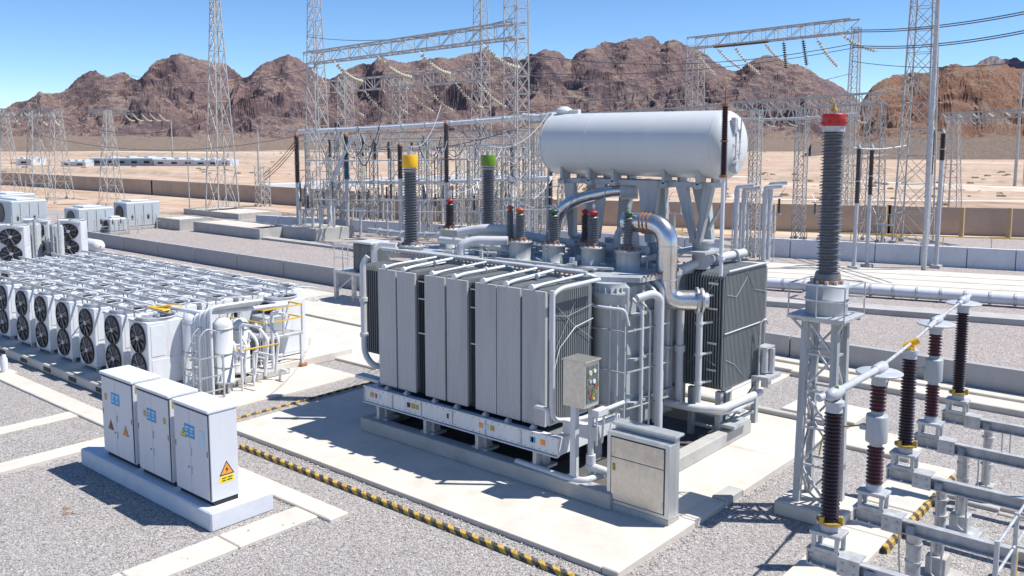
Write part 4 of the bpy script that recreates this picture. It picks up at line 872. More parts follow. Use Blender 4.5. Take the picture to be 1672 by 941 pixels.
# ------------------------------------------------------------------ three switch cabinets on the painted plinth
tag(MB().box(-21.85, -15.95, 9.25, 10.75, 0, .42, .03).build('cabinet_plinth', 'plinth'), 'low pale blue painted plinth under three switch cabinets', 'plinth')
def cabinet(x0, x1, y0, y1, ztop, label, kind):
    z0 = .42; K = thing('switch_cabinet', label, 'cabinet', ((x0+x1)/2, (y0+y1)/2, z0))
    MB().box(x0+.03, x1-.02, y0+.05, y1-.02, z0, z0+.10).build('base', 'black', K)
    MB().box(x0, x1, y0, y1, z0+.10, ztop-.07, .01).build('body', 'cab', K)
    MB().box(x0-.03, x1+.02, y0-.05, y1+.04, ztop-.068, ztop, .012).build('roof', 'cabtop', K)
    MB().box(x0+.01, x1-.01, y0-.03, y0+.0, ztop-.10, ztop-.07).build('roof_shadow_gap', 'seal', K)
    xm = x0+(x1-x0)*.46
    for i, (a, b) in enumerate(((x0+.015, xm-.006), (xm+.006, x1-.03))):
        d = MB().box(a, b, y0-.028, y0-.001, z0+.13, ztop-.115, .006).build('door', 'cab', K)
        MB().box(a+.03 if i == 0 else b-.045, a+.045 if i == 0 else b-.03, y0-.036, y0-.028, z0+1.05, z0+1.17).build('hinge', 'seal', d)
        if i: 
            h = MB(); h.box(a+.03, a+.055, y0-.05, y0-.028, z0+.95, z0+1.12, .004); h.box(a+.03, a+.05, y0-.045, y0-.028, z0+.55, z0+.72, .004); h.build('handle', 'galv', d)
        else: MB().cyl((b-.07, y0-.028, z0+.68), (b-.07, y0-.04, z0+.68), .018, n=10).build('lock', 'seal', d)
    MB().box(xm-.006, xm+.006, y0-.02, y0-.012, z0+.13, ztop-.115).build('door_gap', 'seal', K)
    MB().box(x1-.03, x1-.018, y0-.02, y0-.002, z0+.13, ztop-.115).build('door_gap', 'seal', K)
    yy = y0-.030
    zl = z0+1.47 if kind != 1 else z0+1.50
    L = MB(); L.box(xm-.20, xm+.20, yy-.004, yy, zl-.14, zl+.14); sg = L.build('blue_label', 'blue', K)
    L = MB()
    for (a, b, c, d) in [(-.16, -.03, .05, .09), (-.16, -.07, -.01, .02), (-.16, -.04, -.08, -.05), (.03, .16, .05, .09), (.03, .12, -.01, .02), (.03, .15, -.08, -.05)]: L.box(xm+a, xm+b, yy-.007, yy-.004, zl+c, zl+d)
    L.build('label_print', 'lblue', sg)
    def tri(cx, cz, s, m1='signy', plate=True, face='y', m2='black'):
        root = MB()
        def pr(pts, a, b, k):
            root.use(k)
            if face == 'y': root.prism([(cx+p*s, cz+q*s) for p, q in pts], 'y', yy-b, yy-a)
            else: root.prism([(cx+p*s, cz+q*s) for p, q in pts], 'x', x1+a+.001, x1+b+.001)
        pr([(-.58, 0), (.58, 0), (0, 1)], 0, .003, 1); pr([(-.46, .07), (.46, .07), (0, .87)], .003, .005, 0)
        pr([(.05, .66), (-.12, .36), (.0, .36), (-.05, .12), (.14, .42), (.02, .42)], .005, .007, 1)
        if plate:
            pr([(-.56, -.52), (.56, -.52), (.56, -.06), (-.56, -.06)], 0, .003, 2)
            for (a, b, c, d) in [(-.4, -.05, -.24, -.17), (.05, .42, -.24, -.17), (-.4, -.1, -.42, -.34), (0, .4, -.42, -.34)]: pr([(a, c), (b, c), (b, d), (a, d)], .003, .005, 1)
        return root.build('warning_sign', [m1, m2, 'signy'], K)
    if kind == 1:
        tri(x0+.42, z0+.72, .24, 'rust', False); tri(xm+.45, z0+.72, .24, 'signo', False); L = MB(); L.box(x0+.16, x0+.27, yy-.003, yy, zl-.1, zl+.06); L.build('small_label', 'brass', K)
    if kind == 2:
        for (xx, zz) in ((x0+.30, zl), (xm+.52, zl)): MB().box(xx, xx+.10, yy-.003, yy, zz-.08, zz+.06).build('small_label', 'brass', K)
    if kind == 3:
        tri(x0+.38, zl-.16, .20, 'signy', False); L = MB(); L.box(xm+.38, xm+.58, yy-.003, yy, zl-.22, zl+.10); L.build('small_label', 'lblue', K)
        tri(y0+.36, z0+.60, .30, 'signo', True, 'x')
    else:
        MB().box(x1+.001, x1+.005, y0+.05, y0+.20, ztop-.30, ztop-.14).build('round_badge', 'brass', K)
cabinet(-20.97, -19.46, 9.47, 10.12, 2.49, 'pale grey switch cabinet farthest left of the three on the blue plinth', 1)
cabinet(-19.22, -17.80, 9.46, 10.10, 2.48, 'pale grey switch cabinet in the middle of the three on the blue plinth', 2)
cabinet(-17.56, -16.20, 9.44, 10.08, 2.47, 'pale grey switch cabinet nearest the camera with a warning sign on its lit side', 3)
# litter of twigs on the gravel
x, y = P(110, 838); o = MB()
for a, b_ in (((-.2, .1), (0, -.1)), ((-.22, 0), (-.1, .12)), ((.0, -.1), (.18, .05)), ((.1, -.15), (.2, .1)), ((-.3, .02), (-.2, .1))): o.tube([(x+a[0], y+a[1], .015), (x+(a[0]+b_[0])/2, y+(a[1]+b_[1])/2, .06), (x+b_[0], y+b_[1], .015)], .007, 5)
tag(o.build('twig', 'rust'), 'small reddish twigs lying on the gravel left of the plinth', 'twigs')

# thin conductors leaving the bushing tops
for (x0, y0, z0, x1, y1, z1) in [(-19.62, 18.3, 7.75, -24, 24, 9.2), (-18.56, 20.6, 7.75, -22, 28, 9.0), (-15.77, 18.8, 6.2, -15.6, 22, 7.0), (-14.75, 19.0, 6.2, -14.9, 20.4, 6.9), (-13.52, 19.1, 6.25, -13.9, 20.2, 6.6), (-16.73, 19.5, 6.2, -17.6, 23, 7.2), (-19.26, 19.6, 6.35, -21, 24, 7.6)]:
    a_ = Vector((x0, y0, z0)); b_ = Vector((x1, y1, z1)); MB().tube([a_.lerp(b_, i/8)-Vector((0, 0, .5*4*(i/8)*(1-i/8))) for i in range(9)], .014, 5).build('top_conductor', 'galv', TF)
# ------------------------------------------------------------------ red capped cable termination on its lattice stand
def lattice(legs, br, cx, cy, wb, wt, z0, z1, n, tl, tb, wby=None, wty=None, xb=True):
    wby = wby or wb; wty = wty or wt
    def cor(t, i):
        sx, sy = ((-1, -1), (1, -1), (1, 1), (-1, 1))[i]
        return Vector((cx+sx*(wb+(wt-wb)*t)/2, cy+sy*(wby+(wty-wby)*t)/2, z0+(z1-z0)*t))
    for i in range(4):
        legs[i].bar(cor(0, i), cor(1, i), tl)
    # panels get shorter as the tower narrows
    ts = [0.0]; k = (wt/wb)**(1/max(1, n)) if wt < wb else 1.0; s = [k**j for j in range(n)]; tot = sum(s)
    for j in range(n): ts.append(ts[-1]+s[j]/tot)
    for j in range(n):
        for i in range(4):
            a0, a1 = cor(ts[j], i), cor(ts[j+1], i); b0, b1 = cor(ts[j], (i+1) % 4), cor(ts[j+1], (i+1) % 4)
            if xb: br.bar(a0, b1, tb); br.bar(b0, a1, tb)
            else: br.bar(a0, b1, tb) if (j+i) % 2 else br.bar(b0, a1, tb)
            br.bar(a1, b1, tb)
def tower(name, label, cat, x, y, wb, wt, h, n, tl=.12, tb=.06, group=None, m='lattice', foot=True, z0=0.0, wby=None, wty=None, xb=True, extra=None):
    root = thing(name, label, cat, (x, y, 0), group); tl *= .85; tb *= .8
    L = [MB() for _ in range(4)]; b = MB(); lattice(L, b, x, y, wb, wt, z0, h, n, tl, tb, wby, wty, xb)
    for l in L: l.build('leg', m, root)
    b.build('bracing', m, root)
    if foot:
        f = MB(); wy = wby or wb
        for sx, sy in ((-1, -1), (1, -1), (1, 1), (-1, 1)): f.box(x+sx*wb/2-tl*1.8, x+sx*wb/2+tl*1.8, y+sy*wy/2-tl*1.8, y+sy*wy/2+tl*1.8, 0, .25)
        f.each('footing', 'conc2', root)
    return root
x, y = -6.93, 18.18
T = thing('cable_termination', 'tall grey ribbed bushing with a red cap on a lattice stand right of the slab', 'cable termination', (x, y, 0))
MB().box(x-.72, x+.72, y-.62, y+.62, 0, .32, .03).build('footing', 'conc', T)
L = [MB() for _ in range(4)]; b = MB(); lattice(L, b, x, y, .70, .62, .32, 4.28, 5, .14, .045, .62, .52, False)
for l in L: l.build('leg', 'grey', T)
b.build('bracing', 'galv', T)
o = MB(); o.box(x-.60, x+.60, y-.58, y+.58, 4.30, 4.37, .01)
for s in (-1, 1): o.bar((x+s*.3, y-.25, 3.95), (x+s*.54, y-.5, 4.30), .05); o.bar((x-.56, y+s*.4, 4.27), (x+.56, y+s*.4, 4.27), .07)
pf = o.build('platform', 'galv', T)
o = MB(); cs = [(x-.58, y-.56), (x+.58, y-.56), (x+.58, y+.56), (x-.58, y+.56)]
for (a, c_) in cs+[(x, y-.56), (x, y+.56)]: o.tube([(a, c_, 4.37), (a, c_, 5.02)], .016, 6)
for z in (4.70, 5.02):
    for i in range(4): o.bar((*cs[i], z), (*cs[(i+1) % 4], z), .026)
o.build('guard_rail', 'galv', T)
o = MB(); o.lathe([(.42, 4.37), (.42, 4.66), (.44, 4.67), (.44, 4.70), (.42, 4.71), (.42, 4.96), (.40, 5.0), (.2, 5.02)], (x, y, 0), n=36); o.use(1)
for k in range(10): a = 2*PI*k/10; o.box(x+.30*math.cos(a)-.03, x+.30*math.cos(a)+.03, y+.30*math.sin(a)-.03, y+.30*math.sin(a)+.03, 5.0, 5.08)
o.build('terminal_drum', ['grey', 'hub'], T)
o = MB(); o.lathe([(.28, 5.02), (.28, 5.08), (.22, 5.16)], (x, y, 0), n=24); o.build('base_flange', 'rust', T)
o = MB(); o.lathe([(.27, 5.10), (.25, 5.22)], (x, y, 0), n=24); sheds(o, x, y, 5.22, 8.12, .17, .242, 47, 28, True); o.build('porcelain', 'porc', T)
o = MB(); o.lathe([(.22, 8.12), (.22, 8.24)], (x, y, 0), n=24); o.build('neck', 'galv', T)
o = MB(); o.lathe([(.225, 8.235), (.238, 8.24), (.238, 8.46), (.23, 8.48), (.1, 8.49)], (x, y, 0), n=32)
for k in range(8): a = 2*PI*k/8; o.cyl((x+.25*math.cos(a), y+.25*math.sin(a), 8.30), (x+.275*math.cos(a), y+.275*math.sin(a), 8.30), .02, n=6); o.cyl((x+.25*math.cos(a), y+.25*math.sin(a), 8.44), (x+.275*math.cos(a), y+.275*math.sin(a), 8.44), .02, n=6)
o.build('cap', 'red', T)
o = MB(); o.lathe([(.07, 8.53), (.07, 8.57), (.03, 8.62), (.025, 8.70)], (x, y, 0), n=12); o.tube([(x, y, 8.72), (x-.1, y+.1, 8.80), (x-.25, y+.3, 8.76)], .015, 8); o.build('terminal', 'brass', T)

# ------------------------------------------------------------------ disconnector row at the right
XB = -4.95
YB = [12.55, 14.5, 16.7, 18.9, 20.95]; ZB = [1.95]*5
def beam_stand(k, x, y, z, x1):
    lab = ['nearest grey steel beam stand, low in the right corner', 'second nearest grey steel beam stand of the disconnector row', 'middle grey steel beam stand of the disconnector row', 'fourth grey steel beam stand of the disconnector row', 'farthest grey steel beam stand of the disconnector row'][k]
    R_ = thing('beam_stand', lab, 'steel stand', (x+.6, y, 0), 'steel beam stands of the disconnector row')
    o = MB(); 
    # channel section beam
    o.box(x-.28, x1, y-.02, y+.02, z-.22, z); o.box(x-.28, x1, y-.11, y-.021, z-.02, z); o.box(x-.28, x1, y-.11, y-.021, z-.22, z-.20); o.box(x-.28, x-.26, y-.109, y-.021, z-.199, z-.021)
    o.box(x+.18, x+.5, y-.13, y-.112, z-.24, z+.02); o.box(x-.28, x+.5, y-.15, y+.15, z+.022, z+.04); o.use(1)
    for dx in (-.2, 0, .25, .42):
        for dz in (-.05, -.17): o.cyl((x+dx, y-.13, z+dz), (x+dx, y-.145, z+dz), .018, n=6)
    o.build('beam', ['galv', 'hub'], R_)
    px = x+.62
    o = MB(); o.cyl((px, y+.15, .0), (px, y+.15, z-.22), .095, n=16) if k % 2 == 0 else o.cyl((px, y+.15, .45), (px, y+.15, z-.22), .115, n=16)
    for zz in (.9, 1.2, 1.5): o.cyl((px, y+.15, zz), (px, y+.15, zz+.03), .13, n=14)
    o.bar((px, y+.15, z-.3), (px, y-.1, z-.12), .12); o.build('post', 'galv', R_)
    o = MB()
    o.box(px-.17, px+.17, y-.02, y+.32, .10, .46, .01); o.box(px-.36, px+.36, y-.22, y+.52, -.02, .10, .02); o.build('footing', 'conc2' if k % 2 == 0 else 'galv', R_)
    o = MB()
    for j in range(1):
        a = random.uniform(-.25, .25); o.tube([(px+a, y+.05, z-.25), (px+a+.03, y+.0, z-.7), (px+a*.6, y+.05, .5), (px+a, y+.1, .1)], .014, 6, .1)
    o.tube([(px+.3, y, z-.22), (px+.3, y+.02, z-.8), (px+.45, y+.02, z-.9), (px+.45, y+.02, z-.25)], .016, 6, .05)
    o.each('cable', 'galv', R_)
    return R_
def post_column(k, x, y, z, ztop, style):
    lab = ['nearest dark brown ribbed insulator column at the right, standing on the lowest beam', 'nearer maroon insulator column with a grey can midway and a flat ring on top', 'dark brown insulator column between the two with grey cans, yellow fitting on top', 'farther maroon insulator column with a grey can midway and a flat ring on top', 'farthest dark brown insulator column with a flat ring on top'][k]
    R_ = thing('post_insulator', lab, 'insulator', (x, y, z), 'insulator columns of the disconnector row')
    o = MB(); s = .17
    for sx in (-1, 1):
        for sy in (-1, 1): o.box(x+sx*s-.03, x+sx*s+.03, y+sy*.13-.02, y+sy*.13+.02, z, z+.24)
    o.box(x-.23, x+.23, y-.17, y+.17, z+.24, z+.30, .01); o.bar((x-.2, y-.13, z+.03), (x+.2, y-.13, z+.03), .05); o.build('bracket', 'galv', R_)
    zb = z+.30
    o = MB(); o.cyl((x, y, zb), (x, y, zb+.12), .13, .12, n=20); o.build('base_casting', 'hub', R_)
    zb += .12
    if style != 'can':
        o = MB(); o.cyl((x, y, zb), (x, y, zb+.035), .19, n=22)
        for j in range(3): a = 2.2*j; o.box(x+.17*math.cos(a)-.03, x+.17*math.cos(a)+.03, y+.17*math.sin(a)-.03, y+.17*math.sin(a)+.03, zb, zb+.12)
        o.build('yellow_collar', 'brass', R_); zb += .04
        o = MB(); n = int((ztop-zb)/.055); sheds(o, x, y, zb, ztop, .085, .135, n, 22); o.build('porcelain', 'porcb', R_)
    else:
        m0 = zb+(ztop-zb)*.42; m1 = zb+(ztop-zb)*.70
        o = MB(); sheds(o, x, y, zb, m0-.06, .085, .135, int((m0-zb)/.065), 22); o.build('porcelain', 'porcm', R_)
        o = MB(); sheds(o, x, y, m1+.06, ztop, .085, .13, max(3, int((ztop-m1)/.065)), 22); o.build('porcelain', 'porcm', R_)
        o = MB(); o.lathe([(.10, m0-.06), (.10, m0), (.165, m0+.01), (.17, m0+.03), (.17, m1-.03), (.165, m1-.01), (.10, m1), (.10, m1+.06)], (x, y, 0), n=28); o.box(x-.26, x-.16, y-.06, y+.04, (m0+m1)/2-.06, (m0+m1)/2+.03, .01); o.build('metal_can', 'grey', R_)
        o = MB(); o.tube([(x-.24, y, (m0+m1)/2), (x-.55, y-.1, (m0+m1)/2-.08), (x-.8, y-.2, (m0+m1)/2-.25), (x-.85, y-.2, (m0+m1)/2-.6)], .014, 6, .1); o.build('earth_cable', 'brass', R_)
    o = MB(); o.cyl((x, y, ztop), (x, y, ztop+.10), .12, .11, n=20); o.cyl((x, y, ztop+.10), (x, y, ztop+.16), .14, n=20); cpn = o.build('top_casting', 'hub', R_)
    if k in (1, 3, 4):
        o = MB(); o.lathe([(.34, ztop+.18), (.36, ztop+.19), (.36, ztop+.205), (.34, ztop+.215), (.02, ztop+.22)], (x, y, 0), n=32); o.build('corona_plate', 'hub', R_)
    if k == 2:
        o = MB(); o.cyl((x-.1, y-.05, ztop+.2), (x+.12, y+.05, ztop+.34), .06, n=10); o.box(x-.1, x+.05, y-.1, y+.1, ztop+.16, ztop+.22); o.build('yellow_fitting', 'yellow', R_)
    if k == 0:
        o = MB(); o.tube([(x-.05, y+.1, ztop+.15), (x+.05, y, ztop+.22), (x+.02, y, ztop+.38)], .03, 6); o.build('green_fitting', 'green', R_)
    return R_
ST = ['plain', 'can', 'plain', 'can', 'plain']
INS = []
UX = [1357, 1430, 1481, 1523, 1567]; VT = [672, 628, 585, 545, 510]; VB = [872, 803, 730, 690, 645]
for k in range(5):
    xk = XU(UX[k], YB[k], 3.0); z = ZB[k]
    beam_stand(k, xk, YB[k], z, [-1.2, -1.4, -1.6, -1.8, -1.5][k]); 
    zt = ZV(xk, YB[k], VT[k]); post_column(k, xk, YB[k], z+.042, zt, ST[k]); INS.append((xk, YB[k], zt))
con = thing('busbar', 'pale tubular conductor running along the tops of the right insulator columns', 'conductor', INS[0])
pts = [Vector((a, b, c+.27)) for a, b, c in INS]
o = MB(); o.tube([pts[0]+Vector((-.12, -.3, -.03)), pts[0]+Vector((0, .1, 0)), pts[1]], .055, 12); o.tube([pts[3]+(pts[2]-pts[3])*.35, pts[3], pts[3]+(pts[4]-pts[3])*.25], .05, 12); o.tube([pts[4]-(pts[4]-pts[3])*.2, pts[4], pts[4]+(pts[4]-pts[3])*.25], .045, 12); o.each('tube', 'hub', con)
o = MB(); o.tube([pts[1]+(pts[0]-pts[1])*.02, pts[2]], .028, 8); o.tube([pts[2], pts[3]], .028, 8); o.tube([pts[3], pts[4]], .026, 8); o.each('braid', 'galv', con)
o = MB()
for q in (pts[0], pts[1], pts[3], pts[4]): o.lathe([(.03, -.22), (.085, -.18), (.09, 0), (.085, .18), (.04, .24)], q, (pts[1]-pts[0]), 16)
o.each('clamp', 'hub', con)
# operating box, walkway and rails at the right edge
G = thing('service_platform', 'white service platform with rails and a yellow edged panel at the right edge', 'platform', (-2.6, 16.6, 0))
G0 = len(bpy.data.objects)
o = MB(); o.box(-3.3, -1.4, 16.9, 18.4, 1.98, 2.08, .01); o.box(-3.3, -1.4, 14.9, 16.4, 1.70, 1.76, .01); o.each('deck', 'white', G)
o = MB(); o.prism([(17.3, 2.12), (18.5, 2.12), (18.5, 2.85), (18.35, 2.9)], 'x', -3.0, -1.2); pn = o.build('sloping_panel', 'cab', G)
o = MB(); o.bar((-3.02, 17.3, 2.14), (-3.02, 18.35, 2.93), .05); o.bar((-3.02, 17.3, 2.14), (-1.2, 17.3, 2.14), .05); o.bar((-3.0, 17.25, 2.1), (-3.3, 16.95, 2.1), .04); o.build('yellow_edge', 'yellow', pn)
for (xx, yy) in ((-3.25, 14.2), (-3.25, 15.6), (-3.25, 17.0), (-2.0, 14.2), (-2.0, 15.6), (-3.25, 13.0)):
    MB().tube([(xx, yy, 0), (xx, yy, 2.6 if yy < 16.5 else 3.1)], .035, 8).build('post', 'galv', G)
o = MB()
for z in (2.1, 2.55): o.tube([(-3.25, 13.0, z), (-3.25, 17.0, z)], .022, 8); o.tube([(-3.25, 14.2, z), (-1.2, 14.2, z)], .022, 8); pass
o.tube([(-3.3, 13.0, .4), (-3.0, 14.8, 2.2)], .022, 8); o.tube([(-2.7, 13.0, .2), (-2.9, 15.2, 2.2)], .035, 8); o.each('rail', 'galv', G)
o = MB(); o.bar((-3.25, 14.25, .3), (-3.25, 14.25, 2.0), .07); o.bar((-3.0, 15.5, 1.0), (-3.0, 15.5, 1.9), .06); o.box(-3.3, -3.1, 15.4, 15.7, 2.2, 2.3); o.each('yellow_strap', 'yrail', G)
o = MB(); o.box(-2.9, -2.0, 14.9, 15.9, .2, 1.66, .01); o.box(-2.6, -1.2, 17.2, 18.2, .5, 1.95, .01); o.each('mechanism_box', 'cab', G)
o = MB()
for j in range(6): a = random.uniform(0, 1); o.tube([(-3.2+a, 14.9+a, 1.7), (-3.1+a*.6, 14.7+a, 1.1), (-3.2+a, 14.9+a*2, .2)], .02, 6, .1)
o.each('conduit', 'white', G)
G.location = (-1.85, 16.6, 0)
# ------------------------------------------------------------------ cooling array on its kerbed slab
sl_ = MB(); sl_.box(-43.6, -25.4, 12.35, 20.7, 0, .32, .03); tag(sl_.build('cooling_slab', 'conc'), kind='structure')
o = MB()
for k in range(8): x = -27.5-k*1.95; o.box(x-.28, x+.28, 12.335, 12.349, .08, .22)
tag(o.build('slab_pocket', 'black'), kind='structure')
def cooling_unit():
    R_ = thing('cooling_unit', 'x', 'cooling unit', (0, 0, 0))
    W, D, H, z0 = 1.16, 1.22, 1.95, .16
    b = MB(); b.box(-W/2, W/2, 0, D, z0, z0+H, .012); bd = b.build('body', 'white', R_)
    b = MB(); b.box(-W/2+.04, W/2-.04, -.001, -.012, .0, .0) if 0 else None
    f = MB()
    for sx in (-1, 1): f.box(sx*(W/2-.1)-.05, sx*(W/2-.1)+.05, .05, .15, 0, z0); f.box(sx*(W/2-.1)-.05, sx*(W/2-.1)+.05, D-.15, D-.05, 0, z0)
    f.box(-W/2, W/2, .02, .12, z0-.06, z0-.002); f.box(-W/2, W/2, -.03, -.002, z0+H-.05, z0+H+.012); f.each('foot_rail', 'galv', R_)
    for z in (z0+.50, z0+1.43):
        f = MB(); f.use(0).cyl((0, -.002, z), (0, -.014, z), .435, n=28); f.use(1).lathe([(.44, 0), (.47, .01), (.47, .05), (.44, .06), (.43, .03), (.43, 0)], (0, 0, z), (0, -1, 0), 28, caps=False)
        for r_ in (.15, .24, .33, .41):
            pass
        f.use(2)
        for k in range(9):
            a = 2*PI*k/9; c, s_ = math.cos(a), math.sin(a); c2, s2 = math.cos(a+.42), math.sin(a+.42); c3, s3 = math.cos(a+.22), math.sin(a+.22)
            f.add([(c*.09, -.03, z+s_*.09), (c*.41, -.02, z+s_*.41), (c2*.41, -.05, z+s2*.41), (c3*.09, -.045, z+s3*.09)], [(0, 1, 2, 3)])
        fn = f.build('fan', ['black', 'fan', 'fanblade'], R_)
        f = MB(); f.cyl((0, -.02, z), (0, -.065, z), .085, .07, n=14)
        for k in range(4):
            a = 2*PI*k/4+.4; f.bar((math.cos(a)*.07, -.06, z+math.sin(a)*.07), (math.cos(a)*.45, -.06, z+math.sin(a)*.45), .012)
        f.build('hub', 'hub', fn)
    f = MB(); f.lathe([(.58, z0+H), (.57, z0+H+.08), (.60, z0+H+.09), (.60, z0+H+.12), (.57, z0+H+.12), (.53, z0+H+.08), (.52, z0+H+.02)], (0, D/2, 0), n=30, caps=False); tf = f.build('top_ring', 'ringw', R_)
    f = MB(); f.use(0).cyl((0, D/2, z0+H+.004), (0, D/2, z0+H+.016), .515, n=24); f.use(1)
    for k in range(7):
        a = 2*PI*k/7; f.add([(math.cos(a)*.08, D/2+math.sin(a)*.08, z0+H+.06), (math.cos(a)*.48, D/2+math.sin(a)*.48, z0+H+.08), (math.cos(a+.5)*.48, D/2+math.sin(a+.5)*.48, z0+H+.04), (math.cos(a+.3)*.08, D/2+math.sin(a+.3)*.08, z0+H+.03)], [(0, 1, 2, 3)])
    f.use(2).cyl((0, D/2, z0+H+.05), (0, D/2, z0+H+.15), .09, n=12)
    for k in range(3): f.bar((-.47, D/2-.2+.2*k, z0+H+.17), (.47, D/2-.2+.2*k, z0+H+.17), .014)
    f.build('top_fan', ['seal', 'fanblade2', 'hub'], tf)
    f = MB(); f.box(W/2+.001, W/2+.012, .10, .55, z0+.9, z0+1.85, .004); f.box(W/2+.001, W/2+.012, .10, 1.1, z0+.1, z0+.8, .004); f.build('side_panel', 'cabtop', R_)
    return R_
M['fanblade'] = mat('fan blade', (.06, .06, .07), .4)
M['fanblade2'] = mat('top fan blade', (.30, .32, .34), .4)
proto = cooling_unit(); index_kids(proto); first = True; rows = {}
for row in range(5):
    y = 13.0+row*1.42
    for k in range(10):
        x = -26.12-k*1.78 - (0 if row < 3 else 0)
        if k == 0 and row > 0: continue
        if proj(x+.5, y, 2.0)[0] < -15: continue
        o = proto if first else copy_tree(proto); first = False
        o.location = (x+random.uniform(-.04, .04), y+random.uniform(-.04, .04), .32); o.rotation_euler.z = random.uniform(-.02, .02); rows.setdefault(row, []).append(o)
RN = ['front', 'second', 'third', 'fourth', 'rear']
for row, L_ in rows.items():
    L_.sort(key=lambda o: -o.location.x)
    for i, o in enumerate(L_):
        o['label'] = f'white cooling unit with fans, {"rightmost" if i == 0 else ORD[i]+" from right"} in the {RN[row]} row of the array'
        o['group'] = 'white cooling units of the array'
# pipes lying between the tops
for i in range(4):
    y = 14.3+i*1.42
    tag(MB().tube([(-27.0, y+.06, 2.52), (-43.2, y+.06, 2.52)], .05, 8).build('manifold_pipe', 'white', None, (-27, y, 2.4)), f'white manifold pipe over the cooling array, {["nearest", "second", "third", "farthest"][i]} of four', 'pipe', 'manifold pipes over the cooling array')
# framework over the array: valve stems, cable trays and bent tubes
random.seed(5)
for i in range(5):
    y = 13.55+i*1.42; fr_ = MB(); tb_ = MB()
    for k in range(14):
        x = -26.9-k*1.2
        fr_.bar((x, y-.28, 2.28), (x, y-.28, 2.62+random.uniform(-.05, .1)), .035)
        if random.random() < .7: tb_.tube([(x+random.uniform(-.3, .3), y-.25, 2.45), (x, y+.2, 2.58), (x+random.uniform(-.2, .2), y+.65, 2.56), (x+.2, y+.95, 2.45)], .022, 6, .1)
    fr_.bar((-26.6, y-.28, 2.60), (-43.3, y-.28, 2.60), .05, .08); fr_.bar((-26.6, y+.32, 2.56), (-43.3, y+.32, 2.56), .03, .03)
    R_ = thing('cable_tray', 'narrow grey cable tray with bent tubes over the cooling array, '+['nearest', 'second', 'third', 'fourth', 'farthest'][i]+' of five', 'cable tray', (-27, y, 2.3), 'cable trays over the cooling array'); fr_.build('tray', 'galv', R_); tb_.each('bent_tube', 'greyl', R_)
# low row of tubs behind
r = []
tub = thing('condenser_tub', 'x', 'condenser', (0, 0, 0)); MB().box(-.62, .62, 0, .9, .25, .95, .1).build('body', 'white', tub); o = MB()
for k in range(4): o.box(-.5+k*.28, -.36+k*.28, .08, .82, .951, .965)
o.build('louvre', 'galv', tub); o = MB(); o.box(-.6, .6, .1, .8, 0, .24); o.build('base', 'conc2', tub); index_kids(tub)
for k in range(10):
    o = tub if k == 0 else copy_tree(tub); o.location = (-37.7-k*1.3, 24.2, .12); r.append(o)
ordinal(r, 'low white condenser tub in the row behind the cooling array', 'low condenser tubs behind the cooling array', 1)
# vessels and pipe rack
V = thing('vessel_skid', 'white upright vessels, curved pipes and ladders right of the cooling array', 'vessel skid', (-25.6, 15.0, .05))
def vessel(x, y, r_, z0, z1, name='vessel'):
    o = MB(); o.lathe([(.05, z1+.22), (r_*.6, z1+.17), (r_*.92, z1+.06), (r_, z1-.02), (r_, z0+.1), (r_*1.1, z0+.09), (r_*1.1, z0+.02), (r_*.9, z0)], (x, y, 0), n=26, caps=False); v = o.build(name, 'white', V)
    o = MB()
    for z in (z0+.5, (z0+z1)/2, z1-.15): o.lathe([(r_+.002, z), (r_+.02, z+.01), (r_+.02, z+.05), (r_+.002, z+.06)], (x, y, 0), n=26, caps=False)
    for a in (0, PI/2, PI, 1.5*PI): o.bar((x+math.cos(a)*r_*.7, y+math.sin(a)*r_*.7, 0), (x+math.cos(a)*r_*.7, y+math.sin(a)*r_*.7, z0+.1), .08)
    o.each('band', 'galv', v); return v
vessel(-25.25, 14.35, .36, .35, 2.42); vessel(-24.55, 14.9, .30, .4, 2.25); vessel(-25.2, 15.9, .30, .4, 2.0)
o = MB(); o.lathe([(.02, 0), (.3, .05), (.42, .2), (.42, 1.5), (.3, 1.65), (.02, 1.7)], (-27.9, 15.3, 1.55), (1, 0, 0), 24, caps=False); o.box(-27.3, -25.9, 14.3, 15.3, .35, 1.0, .02); o.build('horizontal_vessel', 'white', V)
o = MB()
for i in range(7):
    x = -24.95+i*.08; y = 14.2+i*.04; zt = 2.6+.04*i; o.tube([(x, y, .1), (x, y, zt), (x+.1, y+1.2, zt+.02), (x+.1, y+1.8, zt)], .035 if i % 2 else .055, 8, .2)
for i in range(12):
    x = random.uniform(-26.3, -24.2); y = random.uniform(14.2, 17.2); z = random.uniform(.4, 2.3); o.tube([(x, y, .1), (x, y, z), (x+random.uniform(.3, 1.0), y+random.uniform(-.1, .3), z)], random.choice([.025, .04, .06]), 8, .15)
for i in range(6): y = 14.8+.4*i; o.tube([(-24.6, y, .3), (-24.5, y+.1, 1.5), (-25.2, y+.1, 1.9)], .05, 8, .2)
for i in range(9): z = random.uniform(.3, 2.4); o.tube([(-27, 14+.3*i, z), (-24.6, 14.1+.3*i, z)], .025, 6)
o.tube([(-27.2, 14.2, 2.62), (-24.9, 14.3, 2.66), (-24.7, 15.0, 2.6), (-24.7, 17.4, 2.5)], .07, 10, .3)
o.each('pipe', 'white', V)
o = MB()
for (x, y) in ((-24.75, 13.95), (-24.35, 13.95)): o.tube([(x, y, .05), (x, y, 2.0), (x, y+.3, 2.25), (x, y+.6, 2.1)], .025, 6, .2)
for z in [.3+.25*i for i in range(8)]: o.bar((-24.75, 13.95, z), (-24.35, 13.95, z), .022)
for (x, y) in ((-25.0, 13.8), (-24.1, 13.8), (-24.1, 14.6), (-25.0, 14.6)): o.bar((x, y, .05), (x, y, 1.4), .05)
